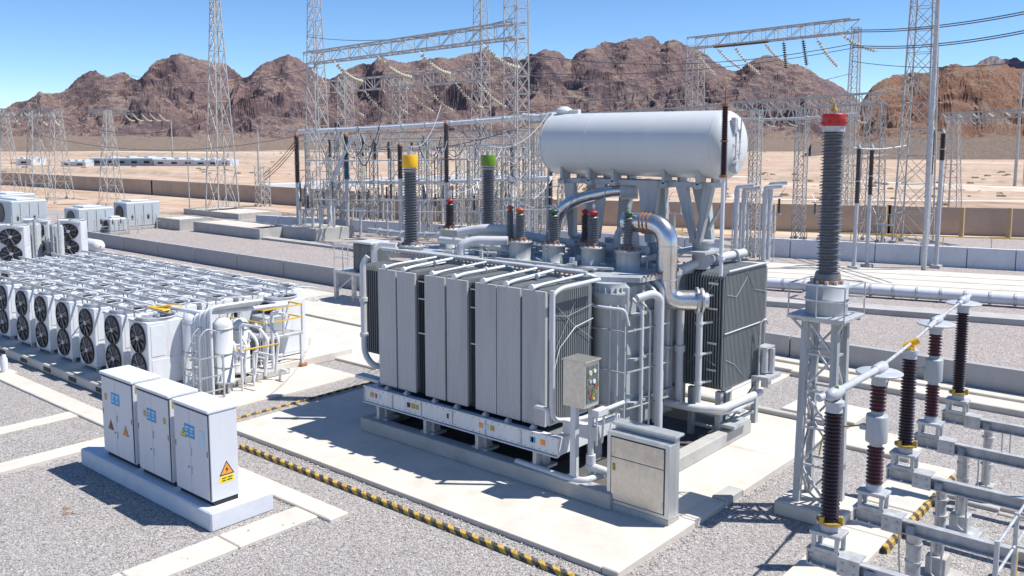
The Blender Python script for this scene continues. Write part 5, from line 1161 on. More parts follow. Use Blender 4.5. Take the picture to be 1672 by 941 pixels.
for z in (.35, .8, 1.4): o.bar((-25.0, 13.8, z), (-24.1, 13.8, z), .035); o.bar((-24.1, 13.8, z), (-24.1, 14.6, z), .035)
o.build('ladder', 'galv', V)
o = MB(); o.box(-27.3, -26.3, 13.9, 14.5, 2.56, 2.62, .02); o.tube([(-26.9, 14.0, 2.6), (-26.4, 14.2, 2.7), (-26.2, 14.5, 2.64)], .05, 8, .1); o.build('yellow_hose', 'yrail', V)
o = MB(); o.box(-28.2, -24.9, 14.2, 17.6, .09, .3, .02); o.build('skid_base', 'conc2', V)
o = MB(); o.bar((-26.2, 13.55, .12), (-23.9, 13.6, .12), .07); o.bar((-23.9, 13.6, .12), (-23.9, 14.15, .12), .07); o.tube([(-25.0, 14.0, 1.2), (-23.9, 16.5, 1.45)], .03, 6); o.each('yellow_pipe', 'yrail', V)
# stand-alone unit at the back corner
o = copy_tree(proto); o.location = (-26.7, 17.95, .2); o['label'] = 'single white cooling unit standing behind the vessel skid beside the yellow railed platform'; o['group'] = 'white cooling units of the array'
# access platform with yellow rails
Pm = thing('access_platform', 'small steel access platform with yellow handrails on the pale pad', 'platform', (-26.2, 17.7, .08))
x0, x1, y0, y1, z = -26.0, -24.15, 16.9, 18.6, 1.32
x0, x1, y0, y1 = -26.9, -25.35, 16.9, 18.5
MB().box(x0, x1, y0, y1, z-.10, z, .01).build('deck', 'galv', Pm)
o = MB()
for (a, c_) in ((x0+.05, y0+.05), (x1-.05, y0+.05), (x1-.05, y1-.05), (x0+.05, y1-.05)): o.bar((a, c_, .2), (a, c_, z-.1), .10)
for zz in (.5,): o.bar((x0, y0+.05, zz), (x1, y0+.05, zz), .05); o.bar((x1-.05, y0, zz), (x1-.05, y1, zz), .05)
o.each('leg', 'white', Pm)
o = MB()
for (a, c_) in ((x0+.05, y0+.05), (x1-.05, y0+.05), (x1-.05, y1-.05), (x0+.05, y1-.05)): o.box(a-.13, a+.13, c_-.13, c_+.13, .08, .2, .02)
o.each('footing', 'rust', Pm)
o = MB()
for (a, c_) in ((x0+.03, y0+.03), (x1-.03, y0+.03), (x1-.03, y1-.03), (x0+.03, y1-.03), ((x0+x1)/2, y1-.03), (x1-.03, (y0+y1)/2)): o.bar((a, c_, z), (a, c_, z+.95), .04)
o.each('rail_post', 'galv', Pm)
o = MB()
for zz in (z+.5, z+.95):
    o.bar((x0, y1-.03, zz), (x1, y1-.03, zz), .045); o.bar((x1-.03, y0, zz), (x1-.03, y1, zz), .045)
    o.bar((x0-1.6, y0, zz-.05), (x1, y0+.03, zz), .045)
o.each('handrail', 'yrail', Pm)
o = MB(); o.box(x0+.1, x0+.9, y0+.5, y0+1.3, z, z+.55, .03); o.box(x1-1.2, x1-.6, y0+.3, y0+.8, .2, .8, .03); o.tube([(x1-.9, y0+.2, .3), (x1-.5, y0+.4, .6), (x1-.3, y0+.9, .5)], .12, 10, .2); o.each('pump', 'grey', Pm)
# cooler on a stand left of the transformer
x, y = P(545, 492); x1_, y1_ = P(600, 492)
Q = thing('raised_cooler', 'grey finned cooler raised on a railed steel stand left of the transformer', 'cooler', (x, y, 0))
W_ = 2.9; ZD = 1.58
o = MB(); o.box(x, x+W_, y, y+1.8, ZD-.14, ZD, .01); o.build('deck', 'galv', Q)
o = MB()
for (a, c_) in ((x+.1, y+.1), (x+W_*.5, y+.1), (x+W_-.1, y+.1), (x+.1, y+1.7), (x+W_-.1, y+1.7)): o.bar((a, c_, 0), (a, c_, ZD-.14), .17)
o.bar((x+.1, y+.1, .5), (x+W_*.5, y+.1, ZD-.2), .06); o.each('leg', 'galv', Q)
o = MB()
for (a, c_) in ((x+.05, y+.05), (x+.7, y+.05), (x+.05, y+1.7), (x+.05, y+.9)): o.bar((a, c_, ZD), (a, c_, 2.85), .035)
for zz in (2.2, 2.85): o.bar((x+.05, y+.05, zz), (x+1.1, y+.05, zz), .035); o.bar((x+.05, y+.05, zz), (x+.05, y+1.7, zz), .035)
o.build('guard_rail', 'galv', Q)
o = MB(); plate_stack(o, x+1.2, x+2.5, y+.3, y+1.5, ZD+.03, 2.95, 14, .05, .1); o.build('fin_pack', 'raddark', Q)
o = MB(); o.tube([(x+2.75, y+.3, .3), (x+2.75, y+.3, 2.8), (x+2.95, y+.5, 3.0), (x+3.9, y+.7, 3.0)], .14, 12, .3); o.box(x+1.2, x+2.5, y+.3, y+1.5, 2.95, 3.05, .02); o.build('riser_pipe', 'greyl', Q)
# equipment behind the array on the left
def genset(u, v, wx, wy, h, label):
    x1, y0 = P(u, v); x0 = x1-wx
    R_ = thing('generator_housing', label, 'generator housing', (x0+wx/2, y0+wy/2, 0), 'grey generator housings')
    MB().box(x0, x1, y0, y0+wy, .25, h, .10).build('housing', 'metalgen', R_)
    o = MB()
    for k in range(1, 4): o.box(x1+.002, x1+.015, y0+wy*k/4-.015, y0+wy*k/4+.015, .4, h-.25)
    o.box(x1+.002, x1+.03, y0+wy*.15, y0+wy*.2, .9, 1.3); o.box(x1+.002, x1+.03, y0+wy*.6, y0+wy*.66, .9, 1.3); o.build('door_seam', 'seal', R_)
    MB().box(x0-.1, x1+.1, y0-.1, y0+wy+.1, 0, .25, .02).build('base', 'conc2', R_)
    o = MB(); o.cyl((x0+wx*.5, y0-.002, h*.58), (x0+wx*.5, y0-.06, h*.58), min(wx*.3, h*.32), n=24); o.build('fan_grille', 'fan', R_)
    MB().box(x0+.3, x1-.3, y0+wy*.2, y0+wy*.7, h+.001, h+.15, .04).build('roof_hatch', 'cab', R_)
    o = MB()
    for k in range(4): yy = y0-.3+(wy+.8)*k/3; o.bar((x1+.8, yy, 0), (x1+.8, yy, 1.3), .06)
    for zz in (.7, 1.3): o.bar((x1+.8, y0-.3, zz), (x1+.8, y0+wy+.5, zz), .05)
    o.build('railing', 'galv', R_)
M['metalgen'] = mat('pale blue grey housing', (.46, .51, .54), .5, 0, .06, 1, dirt=((.34, .35, .35), .5, 1), streak=True)
genset(129, 386, 2.6, 3.0, 2.25, 'pale grey generator housing, left of the pair before the sand')
genset(207, 376, 2.3, 3.2, 2.4, 'pale grey generator housing, right of the pair before the sand')
genset(20, 378, 4.5, 3.0, 2.6, 'large pale grey housing at the left edge of the picture')
genset(2, 356, 4, 3.4, 2.3, 'flat roofed grey housing behind the one at the left edge')
genset(180, 384, 1.2, 1.5, 1.35, 'small pale grey box between the generator housings')
r = []
for (u, v, row) in [(-14, 440, 0), (20, 440, 0), (60, 426, 1), (114, 428, 1)]:
    x, y = P(u, v); o = copy_tree(proto); o.location = (x, y, .2); o.scale = (1.35, 1.1, 1.12); o.rotation_euler.z = math.radians([52, 55, 60, 50][len(r)]); o['group'] = 'older cooling units left of the array'; r.append(o)
    o['label'] = ['white twin fan cooler at the left edge behind the array', 'white twin fan cooler second from the left edge behind the array', 'twin fan cooler beside the dark vessels behind the array', 'twin fan cooler right of the dark vessels behind the array'][len(r)-1]
for i, (u, v, h) in enumerate([(58, 428, 2.5), (97, 428, 2.4)]):
    x, y = P(u, v); o = MB(); o.lathe([(.1, h+.1), (.4, h), (.45, h-.1), (.45, .2), (.5, .15), (.5, 0)], (x, y, .0), n=20); R_ = thing('upright_vessel', ['grey upright vessel left of its twin behind the cooling array', 'grey upright vessel right of its twin behind the cooling array'][i], 'vessel', (x, y, 0)); o.build('shell', 'grey', R_)
    o = MB(); o.cyl((x+.7, y-.2, 0), (x+.7, y-.2, h+.3), .1, n=10); o.bar((x-.8, y-.6, 1.4), (x+1.0, y-.6, 1.4), .05); o.bar((x-.8, y-.6, .7), (x+1.0, y-.6, .7), .05); o.bar((x+.5, y-.5, 0), (x+.5, y-.5, h), .06); o.bar((x-.7, y-.5, 0), (x-.7, y-.5, h), .06); o.build('pipe_frame', 'galv', R_)
    o = MB(); o.box(x-1.0, x-.5, y+.1, y+1.4, .1, h-.2); o.build('dark_casing', 'raddark', R_)
x, y = P(150, 412); R_ = thing('lying_tank', 'small white tank lying on the ground beside the retaining wall', 'tank', (x, y, 0)); o = MB(); o.lathe([(.05, 0), (.35, .08), (.45, .25), (.45, 2.4), (.35, 2.6), (.05, 2.68)], (x-1.3, y, .5), (1, 0, 0), 20, caps=False); o.build('shell', 'white', R_); MB().box(x-1, x+1, y-.3, y+.3, 0, .3).build('cradle', 'galv', R_)
# small hydrant-like post at far left on the gravel
x, y = P(8, 612); R_ = thing('marker_post', 'small grey capped post standing on the path at the left edge', 'post', (x, y, 0)); o = MB(); o.lathe([(.11, .1), (.11, .55), (.07, .62), (.07, .68), (.02, .70)], (x, y, 0), n=16); o.build('post', 'white', R_); MB().box(x-.3, x+.3, y-.3, y+.3, 0, .1, .02).build('base', 'conc', R_)
# ------------------------------------------------------------------ lattice towers and gantries
def at(u, v): return P(u, v)
def tw(u, v, vt, wb, wt, n, label, tl=.14, tb=.07, u_adj=None, cat='lattice tower', **kw):
    x, y = P(u, v); h = ZV(x, y, vt); return tower('lattice_tower', label, cat, x, y, wb, wt, h, n, tl, tb, **kw), Vector((x, y, h))
tw(364, 349, -75, 2.5, .30, 13, 'tall tapering lattice tower at the left, its top above the frame', .12, .055)
tA, pA = tw(522, 366, -95, 1.9, .55, 17, 'tall lattice tower carrying the left end of the upper gantry beam', .09, .045)
xB, yB = -38.6, 45.6
hB = 22
tower('lattice_tower', 'tall lattice tower carrying the right end of the upper gantry beam, behind the transformer', 'lattice tower', xB, yB, 1.3, 1.1, 17.5, 15, .075, .038)
tw(786, 352, -20, 1.8, .9, 15, 'slim lattice tower carrying the right end of the second gantry beam', .085, .042)
tw(568, 352, 125, 1.7, 1.0, 8, 'lattice tower under the left end of the second gantry beam', .08, .04)
tw(655, 352, 128, 1.4, 1.0, 9, 'slim lattice tower standing behind the yellow capped bushing', .075, .04)
tw(1490, 398, -90, 2.3, 1.35, 12, 'tall broad lattice tower at the right, its top above the frame', .13, .055)
x, y = P(1508, 443); tag(MB().cyl((x, y, 0), (x, y, 26), .15, .12, n=10).build('steel_pole', 'galv', None, (x, y, 0)), 'tall smooth steel pole in front of the broad right lattice tower', 'pole')
# trusses
def truss(p, q, w_, h_, n, label, tl=.12, tb=.06, name='gantry_beam', m='lattice'):
    p = Vector(p); q = Vector(q); root = thing(name, label, 'gantry beam', p)
    d = (q-p); t = d.normalized(); s = Vector((-t.y, t.x, 0)).normalized()*w_/2; u = Vector((0, 0, h_/2))
    cs = [s+u, s-u, -s-u, -s+u]; ch = MB(); br = MB()
    for c in cs: ch.bar(p+c, q+c, tl)
    for i in range(n):
        a = p+d*i/n; b = p+d*(i+1)/n
        for j in range(4):
            c0, c1 = cs[j], cs[(j+1) % 4]
            if (i+j) % 2: br.bar(a+c0, b+c1, tb)
            else: br.bar(a+c1, b+c0, tb)
            br.bar(a+c0, a+c1, tb)
    ch.build('chord', m, root); br.build('bracing', m, root); return root, p, q
def at_depth(u, v, D):   # a surveyed point: picture direction and distance along the view
    hd = Vector((fx+rx*(u-836)/1470, fy+ry*(u-836)/1470, 0)); x, y = (hd*D).x, (hd*D).y
    return Vector((x, y, ZV(x, y, v)))
DA = (pA.x*fx+pA.y*fy)
g1 = truss(at_depth(508, 96, DA), at_depth(848, 49, xB*fx+yB*fy), 1.1, 1.0, 18, 'upper left gantry beam slung high between two tall lattice towers', .11, .045)
g2 = truss(at_depth(545, 142, 96), at_depth(800, 120, 86), 1.1, 1.2, 16, 'second gantry beam lower and farther than the upper left one', .10, .05)
g3 = truss(at_depth(1125, 71, 88), at_depth(1388, 42, 70), 1.0, 1.0, 13, 'high gantry beam at the upper right crossed by power lines', .11, .045)
g4 = truss(at_depth(1190, 176, 70), at_depth(1440, 160, 62), .9, .75, 14, 'long gantry beam right of the white tank', .09, .045)
g5 = truss(at_depth(855, 196, 84), at_depth(1190, 178, 72), .9, .6, 20, 'pale gantry beam passing behind the white tank', .10, .05)
g6 = truss(at_depth(0, 184, 112), at_depth(98, 187, 108), 1.0, .9, 9, 'gantry beam between the two left edge lattice towers', .15, .09)
g7 = truss(at_depth(1540, 190, 75), at_depth(1700, 184, 66), .7, .5, 12, 'thin gantry beam at the right edge before the red hill', .09, .05)
g8 = truss(at_depth(150, 183, 120), at_depth(216, 184, 116), .6, .4, 6, 'short cross arm on the lone lattice tower left of centre', .12, .07)
for (u, v, vt, wb, wt, n, lab) in [(14, 329, 182, 2.8, .8, 7, 'lattice tower at the left edge'), (65, 333, 182, 2.6, .8, 7, 'second lattice tower from the left edge'), (100, 326, 182, 2.4, .9, 7, 'third lattice tower from the left edge'), (183, 334, 180, 2.2, .6, 8, 'lone tapering lattice tower with a short cross arm'), (1130, 350, 75, 1.6, 1.3, 12, 'slim tower under the left end of the upper right gantry beam'), (1385, 356, 45, 1.2, .7, 16, 'slim tower under the right end of the upper right gantry beam'), (1303, 392, 178, .75, .75, 12, 'straight lattice column under the gantry right of the white tank'), (1420, 395, 165, 1.6, 1.1, 9, 'lattice tower at the right end of the long gantry beam'), (1228, 420, 180, .6, .6, 14, 'straight lattice column beside the pipe frames right of the radiator'), (1548, 365, 190, 1.9, .8, 9, 'lattice tower under the thin gantry beam at the right'), (1376, 372, 168, 1.0, .8, 10, 'lattice column just right of the red capped bushing')]:
    tw(u, v, vt, wb, wt, n, lab, .09 if wb > 1 else .07, .04)
# concrete line pole at the right edge, small poles on the sand
for (u, v, vt, r_, lab) in [(1657, 304, 118, .28, 'pale tall pole standing on the sand at the right edge'), (1549, 340, 205, .12, 'thin pole before the red hill'), (423, 300, 205, .18, 'small distribution pole with a cross arm on the sand left of centre'), (282, 262, 195, .3, 'faint pole on the plain right of the lone lattice tower'), (310, 345, 240, .07, 'thin pole left of the tall left lattice tower')]:
    x, y = P(u, v); h = ZV(x, y, vt); R_ = thing('line_pole', lab, 'pole', (x, y, 0)); MB().cyl((x, y, 0), (x, y, h), r_, r_*.7, n=8).build('pole', 'lattice', R_)
    if u in (423, 282): MB().bar((x-1.6, y, h-.5), (x+1.6, y, h-.5), .2).build('cross_arm', 'lattice', R_)
    if u == 1657: MB().cyl((x+1.2, y, 0), (x+1.2, y, h*.7), .08, n=6).build('stay', 'lattice', R_)
# insulator strings
STR = []
def istring(p, q, sag, r_, n, m='glassins', hard=True):
    p = Vector(p); q = Vector(q); mid = (p+q)/2-Vector((0, 0, sag)); o = MB(); w_ = MB(); root = thing('insulator_string', 'x', 'insulator string', p)
    def f(t): return p*(1-t)**2+mid*2*t*(1-t)+q*t*t
    for i in range(n):
        t = .12+.76*i/(n-1); c = f(t); d = (f(t+.01)-f(t-.01)).normalized(); o.lathe([(r_*.25, -.05), (r_, 0), (r_*.9, .05), (r_*.25, .09)], c, d, 10)
    o.build('disc_stack', m, root)
    w_.tube([f(i/10) for i in range(11)], .035, 5); w_.build('link', 'galv', root); STR.append(root); return root
def on(g, t, dz=-.5): return g[1].lerp(g[2], t)+Vector((0, 0, dz))
for (t, du) in ((.16, 3.2), (.40, 3.6), (.60, 3.0), (.86, 3.2)):
    a = on(g1, t); istring(a+Vector((.3, -.3, 0)), a+Vector((du*1.05, .6, -1.9)), .9, .19, 13)
for t in (.05, .22, .34, .50, .62, .80, .93):
    a = on(g2, t, -.65); istring(a, a+Vector((3.4, .6, -2.6)), .8, .17, 12)
for (t, du, dz) in ((.02, 2.2, -2.6), (.30, 2.6, -2.8), (.50, 2.0, -2.0), (.62, .2, -2.6), (.73, .3, -2.4), (.80, 1.9, -2.6), (.93, 2.8, -1.5), (.18, 2.6, -2.2)):
    a = on(g3, t); istring(a, a+Vector((du, .4, dz)), .45 if du > 1 else .05, .17, 12, 'glassins' if du > 1 else 'porcd')
a = on(g3, .12); b = on(g3, .58); istring(a, b, .05, .17, 40, 'porcd')
for t in (.2, .35, .62, .78):
    a = on(g4, t, -.4); istring(a, a+Vector((1.4, .2, -1.2)), .7, .08, 8)
for t in (.25, .5, .7, .9):
    a = on(g6, t, -.4); istring(a, a+Vector((1.4, .2, -1.0)), .4, .15, 8)
for i in range(5):
    a = at_depth(205+i*14, 186, 118); istring(a, a+Vector((2.2, .3, -.9)), .7, .12, 7)
ordinal(STR, 'sagging string of pale insulator discs hanging from the gantries', 'insulator strings hanging from gantry beams', 0)
# power lines
PL = []
def line(p, q, sag, r_=.045, n=24, lab=''):
    p = Vector(p); q = Vector(q); o = MB().tube([p.lerp(q, i/n)-Vector((0, 0, sag*4*(i/n)*(1-i/n))) for i in range(n+1)], r_, 5).build('power_line', 'wire', None, p); tag(o, lab, 'power line', 'power lines over the yard'); return o
for k, (v0, v1, s) in enumerate([(49, 6, .4), (52, 10, .4), (74, 37, .5), (77, 41, .5), (-4, -30, .3)]):
    line(at_depth(1385, v0, 70), at_depth(1720, v1, 48), s, .035, 24, ['topmost of the power lines at the upper right below the frame edge', 'second power line from the top at the upper right', 'upper wire of the lower pair at the upper right', 'lower wire of the lower pair at the upper right', 'power line grazing the top right corner'][k])
for k, (u0, v0, d0, u1, v1, d1, s) in enumerate([(860, 88, 80, 1385, 72, 70, 1.2), (860, 92, 80, 1150, 90, 84, .6), (760, 110, 95, 1390, 78, 78, 1.4), (200, 118, 140, 520, 110, DA, 1.5), (560, 232, 90, 860, 205, 60, 1.2), (100, 190, 108, 350, 190, 100, 2.0), (845, 120, 60, 1120, 118, 90, .7), (840, 135, 60, 1130, 140, 90, .7)]):
    line(at_depth(u0, v0, d0), at_depth(u1, v1, d1), s, .03, 24, ['long dark wire crossing the sky gap to the upper right gantry', 'dark wire from the right tall tower to the upper right gantry', 'lower dark wire crossing before the central ridge', 'wire crossing before the left peak', 'wire sagging over the central switchgear', 'wire sagging right of the left edge towers', 'upper wire before the central ridge above the white tank', 'lower wire before the central ridge above the white tank'][k])
# jumper loops
JL = []
def jumper(p, q, sag, r_=.03, m='hub'):
    p = Vector(p); q = Vector(q); n = 12
    o = MB().tube([p.lerp(q, i/n)-Vector((0, 0, sag*4*(i/n)*(1-i/n))) for i in range(n+1)], r_, 6).build('jumper_wire', m, None, p); tag(o, 'x', 'jumper wire'); JL.append(o)
# big tubular bus across the middle
def bus(u0, v0, d0, u1, v1, d1, r_, lab, n=10, m='white'):
    p, q = at_depth(u0, v0, d0), at_depth(u1, v1, d1); R_ = thing('bus_pipe', lab, 'bus pipe', p); MB().tube([p.lerp(q, i/n)-Vector((0, 0, .15*math.sin(PI*i/n))) for i in range(n+1)], r_, 12).build('tube', m, R_)
    o = MB()
    for i in range(1, n): c = p.lerp(q, i/n)-Vector((0, 0, .15*math.sin(PI*i/n))); d = (q-p).normalized(); o.cyl(c-d*.08, c+d*.08, r_*1.35, n=12)
    o.each('coupling', 'galv', R_); return p, q
bus(488, 215, 80, 870, 191, 64, .17, 'long white tubular bus across the central switchgear'); bus(455, 214, 82, 900, 184, 66, .06, 'thin upper bus above the long white one', 12, 'galv')
bus(560, 297, 82, 900, 291, 66, .16, 'lower pale tubular bus behind the yellow capped bushing', 12); bus(1190, 195, 64, 1400, 186, 60, .09, 'pale bus tube under the gantry right of the white tank', 8, 'galv')
bus(855, 190, 64, 905, 188, 60, .22, 'thick white bus end beside the white tank', 3)
bus(560, 240, 80, 900, 232, 64, .05, 'thin grey bus rod above the yellow capped bushing', 12, 'galv'); bus(600, 376, 60, 760, 384, 52, .18, 'dark insulated pipe lying on the pad behind the transformer', 8, 'grey')
# dark post insulators of the middle ground
PI_ = []
def dpost(u, vb, vt, f0, r_, m, lab=None, steel='galv', v_steel=None, capm='rust'):
    x, y = P(u, vb); h = ZV(x, y, vt); zs = ZV(x, y, v_steel) if v_steel else h*f0
    R_ = thing('support_insulator', lab or 'x', 'insulator', (x, y, 0)); MB().cyl((x, y, .2), (x, y, zs), r_*.75, n=10).build('steel_post', steel, R_)
    o = MB(); sheds(o, x, y, zs, h, r_*.7, r_, 26, 12); o.build('porcelain', m, R_)
    o = MB(); o.lathe([(r_*.8, h), (r_*.8, h+.1), (r_*.4, h+.2), (.02, h+.3)], (x, y, 0), n=8); o.cyl((x, y, zs+(h-zs)*.4), (x, y, zs+(h-zs)*.4+.05), r_*1.1, n=10); o.build('terminal', capm, R_)
    MB().box(x-.3, x+.3, y-.3, y+.3, 0, .2).build('footing', 'conc2', R_)
    if not lab: PI_.append(R_)
    return R_, x, y, h
dpost(488, 374, 222, 0, .24, 'porcd', 'dark post insulator at the left end of the white bus', v_steel=298)
r_, x, y, h = dpost(568, 380, 222, 0, .24, 'porcd', 'post insulator with a blue lower half under the white bus', v_steel=293)
o = MB(); sheds(o, x, y, ZV(x, y, 293), ZV(x, y, 256), .185, .255, 16, 12); o.build('blue_porcelain', 'porcblue', r_)
dpost(655, 392, 238, 0, .23, 'porcd', 'dark post insulator just left of the yellow capped bushing', v_steel=292); dpost(730, 398, 203, 0, .22, 'porcd', 'tall dark brown post insulator between the yellow and green capped bushings', v_steel=298)
dpost(836, 392, 228, 0, .20, 'porc', 'grey post insulator with a brass top left of the white tank', steel='white', v_steel=300); dpost(898, 400, 280, 0, .20, 'porcd', 'dark post insulator under the left end of the white tank', v_steel=390)
dpost(1394, 440, 243, 0, .16, 'porcd', 'left of two slim dark insulator posts right of the red capped bushing', 'hub', v_steel=332, capm='hub'); dpost(1415, 437, 243, 0, .16, 'porcd', 'right of two slim dark insulator posts right of the red capped bushing', 'hub', v_steel=318, capm='hub')
dpost(1528, 438, 218, 0, .17, 'porcd', 'slim dark insulator post right of the smooth steel pole', 'hub', v_steel=262, capm='hub'); dpost(1512, 425, 212, 0, .16, 'porcd', 'dark insulator post just behind the smooth steel pole', 'hub', v_steel=285, capm='hub')
bus(1394, 242, 54, 1480, 238, 56, .05, 'thin bus rod joining the slim posts right of the red capped bushing', 4, 'galv')
# forest of slim steel columns in the central switchgear
random.seed(21); COL = []; SM = []; LP = []
def col(u, vb, vt, w_=.32):
    x, y = P(u, vb); h = ZV(x, y, vt); R_ = tower('lattice_column', 'x', 'lattice column', x, y, w_, w_, h, max(6, int(h/.65)), .07, .04, foot=False); COL.append(R_); return x, y, h
tops = []
for u, vb, vt in [(505, 368, 214), (540, 372, 240), (556, 378, 214), (592, 372, 222), (612, 378, 240), (640, 366, 238), (690, 380, 236), (702, 392, 232), (720, 370, 242), (752, 384, 240), (768, 398, 240), (782, 380, 238), (812, 392, 240), (826, 378, 236), (858, 396, 232), (872, 410, 212), (884, 398, 240), (918, 388, 292), (1058, 385, 292), (1072, 392, 300)]:
    tops.append((u, *col(u, vb, vt, random.choice([.3, .36, .5]))))
ordinal(COL, 'slim straight lattice column in the central switchgear', 'lattice columns of the central switchgear', 3)
def sup(u, vb, vt, kind):
    x, y = P(u, vb); h = ZV(x, y, vt); R_ = thing('disconnector_support', 'x', 'disconnector support', (x, y, 0)); o = MB()
    o.cyl((x, y, 0), (x, y, h*.66), .12, n=8); o.box(x-.25, x+.25, y-.25, y+.25, 0, .2)
    o.bar((x-.7, y, h*.66), (x+.7, y, h*.66), .12); o.build('steel_post', 'galv', R_)
    for s in (-.55, .55):
        i_ = MB(); sheds(i_, x+s, y, h*.68, h*.95, .07, .11, 9, 8); i_.build('porcelain', random.choice(['porc', 'porcd', 'glassins']), R_)
    o = MB(); o.bar((x-.8, y, h*.97), (x+.8, y, h), .07); o.bar((x-.55, y, h), (x-.9, y+.2, h+.5), .04); o.bar((x+.55, y, h), (x+.9, y+.2, h+.6), .04); o.build('contact_arm', 'galv', R_); SM.append(R_)
for i in range(34):
    u = 500+i*12.2+random.uniform(-4, 4); sup(u, random.uniform(352, 392)+(12 if u > 700 else 0), random.uniform(290, 325), 0)
for u, vb, vt in [(1210, 412, 330), (1258, 405, 320), (1080, 380, 325), (1100, 386, 330), (1340, 392, 330), (1440, 400, 350)]: sup(u, vb, vt, 0)
ordinal(SM[:30], 'small disconnector support standing behind the transformer', 'disconnector supports behind the transformer', 2)
for o in SM[30:]:
    u = proj(o.location.x, o.location.y, 2)[0]; o['label'] = 'small disconnector support on the right side, '+{30: 'hidden behind the transformer top', 31: 'x'}.get(0, f'about {int(u/16.72)} percent across the picture'); o['group'] = 'disconnector supports on the right'
# pipe frames right of the tank
for i, (u, vb, vt) in enumerate([(1200, 430, 305), (1212, 424, 308), (1246, 428, 306), (1254, 426, 300)]):
    x, y = P(u, vb); h = ZV(x, y, vt); R_ = thing('riser_stand', ['leftmost', 'second', 'third', 'rightmost'][i]+' slim pipe stand behind the right radiator bank', 'pipe stand', (x, y, 0), 'pipe frames behind the right radiator'); o = MB()
    o.tube([(x, y, 0), (x, y, h), (x+1.0, y+.3, h+.1)], .14, 10, .2); o.cyl((x, y, h*.5), (x, y, h*.95), .17, n=10); o.build('pipe', 'hub', R_); o = MB(); o.bar((x-.25, y, 0), (x-.25, y, h*.7), .06); o.bar((x+.35, y, 0), (x+.35, y, h*.7), .06)
    for z in (h*.25, h*.45, h*.65): o.bar((x-.25, y, z), (x+.35, y, z), .05)
    o.box(x-.35, x+.45, y-.3, y+.3, 0, .12); o.build('bracket', 'galv', R_)
# V shaped hangers and jumper loops
for i in range(46):
    u = random.uniform(500, 880); D = random.uniform(62, 84); v = random.uniform(205, 245); a = at_depth(u, v, D); b = at_depth(u+random.uniform(14, 40), v+random.uniform(-8, 10), D); jumper(a, b, random.uniform(.7, 2.0), .04, random.choice(['hub', 'galv', 'wire', 'lattice']))
for i in range(10):
    u = 1235+i*19; a = at_depth(u, 178, 66); b = at_depth(u+16, 176, 66); jumper(a, b, 1.0, .04)
for i in range(8):
    u = 1540+i*14; a = at_depth(u, 192, 70); b = at_depth(u+16, 191, 70); jumper(a, b, .5, .035)
JS = sorted(JL, key=lambda o: proj(*o.location)[0])
for i, o in enumerate(JS):
    u, v = proj(*o.location); k = i
    o['label'] = 'thin looping jumper wire among the '+('central switchgear bus tubes' if u < 900 else ('beams right of the white tank' if u < 1500 else 'right edge beams')); o['group'] = 'jumper wires '+('central' if u < 900 else ('right of tank' if u < 1500 else 'right edge'))
# denser layer of rods, hoops and thin posts in the central switchgear
random.seed(33); TPs = []
for i in range(46):
    u = 492+i*9.1+random.uniform(-3, 3)
    if 600 < u < 612 or u > 905: continue
    x, y = P(u, random.uniform(350, 400)); h = ZV(x, y, random.uniform(228, 312)); R_ = thing('switchgear_post', 'x', 'post', (x, y, 0)); k = i % 3
    o = MB(); o.cyl((x, y, 0), (x, y, h*.62), .06, n=6); o.build('post', 'lattice', R_)
    o = MB(); sheds(o, x, y, h*.62, h*.96, .045, .085, 12, 7); o.build('porcelain', ['porcd', 'porc', 'glassins'][k], R_)
    o = MB(); o.cyl((x, y, h*.96), (x, y, h), .09, n=8); o.tube([(x, y, h), (x+.3, y+.1, h+.45), (x+.9, y+.2, h+.6), (x+1.3, y+.3, h+.25)], .03, 5, .2); o.build('arm', 'hub', R_); TPs.append(R_)
ordinal(TPs, 'thin insulated post in the central switchgear', 'thin insulated posts of the central switchgear', 3)
for k, (u0, v0, d0, u1, v1, d1) in enumerate([(495, 232, 80, 890, 222, 66), (500, 262, 74, 895, 255, 64), (510, 326, 68, 900, 322, 60), (560, 344, 64, 900, 342, 58), (500, 248, 86, 880, 240, 74)]):
    bus(u0, v0, d0, u1, v1, d1, .05, 'thin rod bus crossing the central switchgear, '+['topmost', 'second from top', 'fourth from top', 'lowest', 'third from top'][k]+' of five', 9, 'galv')
g9 = truss(at_depth(492, 226, 88), at_depth(870, 216, 76), .7, .6, 22, 'faint lattice beam low behind the white bus', .07, .04)
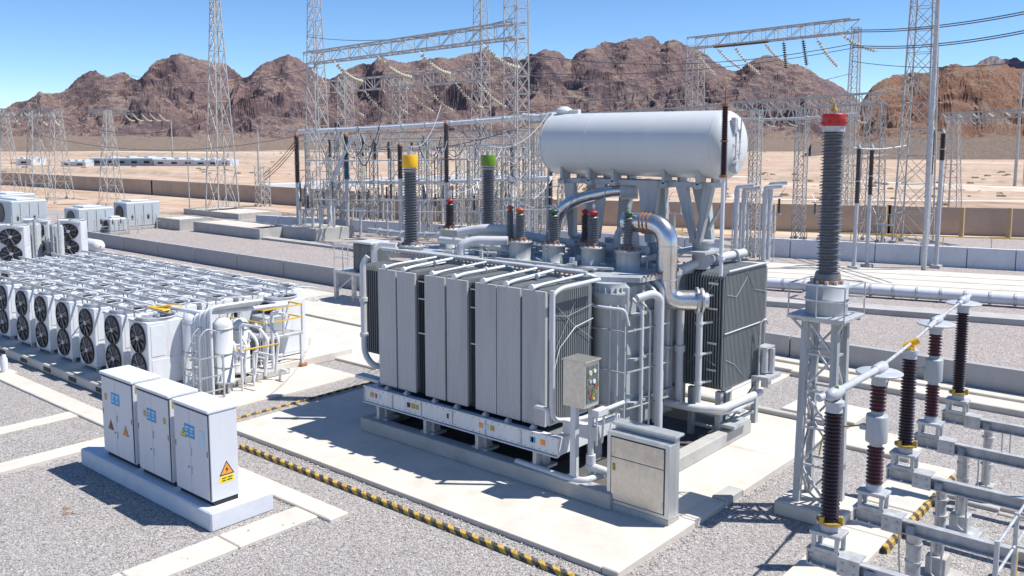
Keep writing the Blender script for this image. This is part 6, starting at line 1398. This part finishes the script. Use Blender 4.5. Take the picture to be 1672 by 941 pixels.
for k, (u0, v0, d0, u1, v1, d1, s_) in enumerate([(505, 60, DA, 840, 30, 60, .8), (350, 120, 102, 520, 108, DA, 1.0), (560, 150, 96, 1130, 130, 88, 2.2), (845, 150, 60, 1385, 120, 70, 1.2), (0, 200, 112, 520, 215, DA, 2.5), (1385, 100, 70, 1700, 96, 55, .5)]):
    line(at_depth(u0, v0, d0), at_depth(u1, v1, d1), s_, .025, 20, ['faint wire above the upper left gantry beam', 'faint wire from the tall left tower to the gantry tower', 'long faint wire crossing the middle ridge', 'faint wire running right above the white tank', 'low faint wire across the left foothills', 'lowest faint wire at the upper right'][k])
# hanging dark jumper insulators beneath the bus
HG = []
for u, v in [(538, 228), (592, 226), (612, 232), (634, 230), (672, 232), (690, 228), (878, 226), (776, 232)]:
    a = at_depth(u, v, 76); b = a-Vector((0, 0, 1.5)); o = MB(); sheds(o, a.x, a.y, b.z, a.z, .08, .15, 12, 8); R_ = thing('hanging_insulator', 'x', 'insulator', a); o.build('porcelain', 'porcd', R_); MB().cyl(a, a+Vector((0, 0, .7)), .03, n=6).build('rod', 'galv', R_); HG.append(R_)
ordinal(HG, 'short dark insulator hanging under the central bus tubes', 'dark insulators hanging under the central bus', 0)
# sloping brown cables down to a frame, and the white draped conductor
a = at_depth(488, 226, 78)
for k in range(3): line(at_depth(482, 230+k*6, 78), at_depth(430, 284+k*5, 84), .2, .035, 10, ['upper', 'middle', 'lower'][k]+' of three brown cables sloping down left of the white bus').data.materials[0] = M['rust']
x, y = P(430, 337); tower('lattice_column', 'small frame where the three sloping brown cables come down', 'lattice column', x, y, 1.2, 1.2, 4.6, 5, .09, .05)
o = MB(); q = [at_depth(576, 222, 72), at_depth(556, 262, 72), at_depth(540, 300, 72), at_depth(536, 345, 72), at_depth(540, 378, 72)]; o.tube(q, .12, 8); o.tube([at_depth(538, 310, 72), at_depth(524, 345, 72), at_depth(520, 378, 72)], .09, 8)
tag(o.build('draped_conductor', 'wallwhite', None, q[0]), 'white draped conductor curving down from the bus left of the yellow capped bushing', 'conductor')
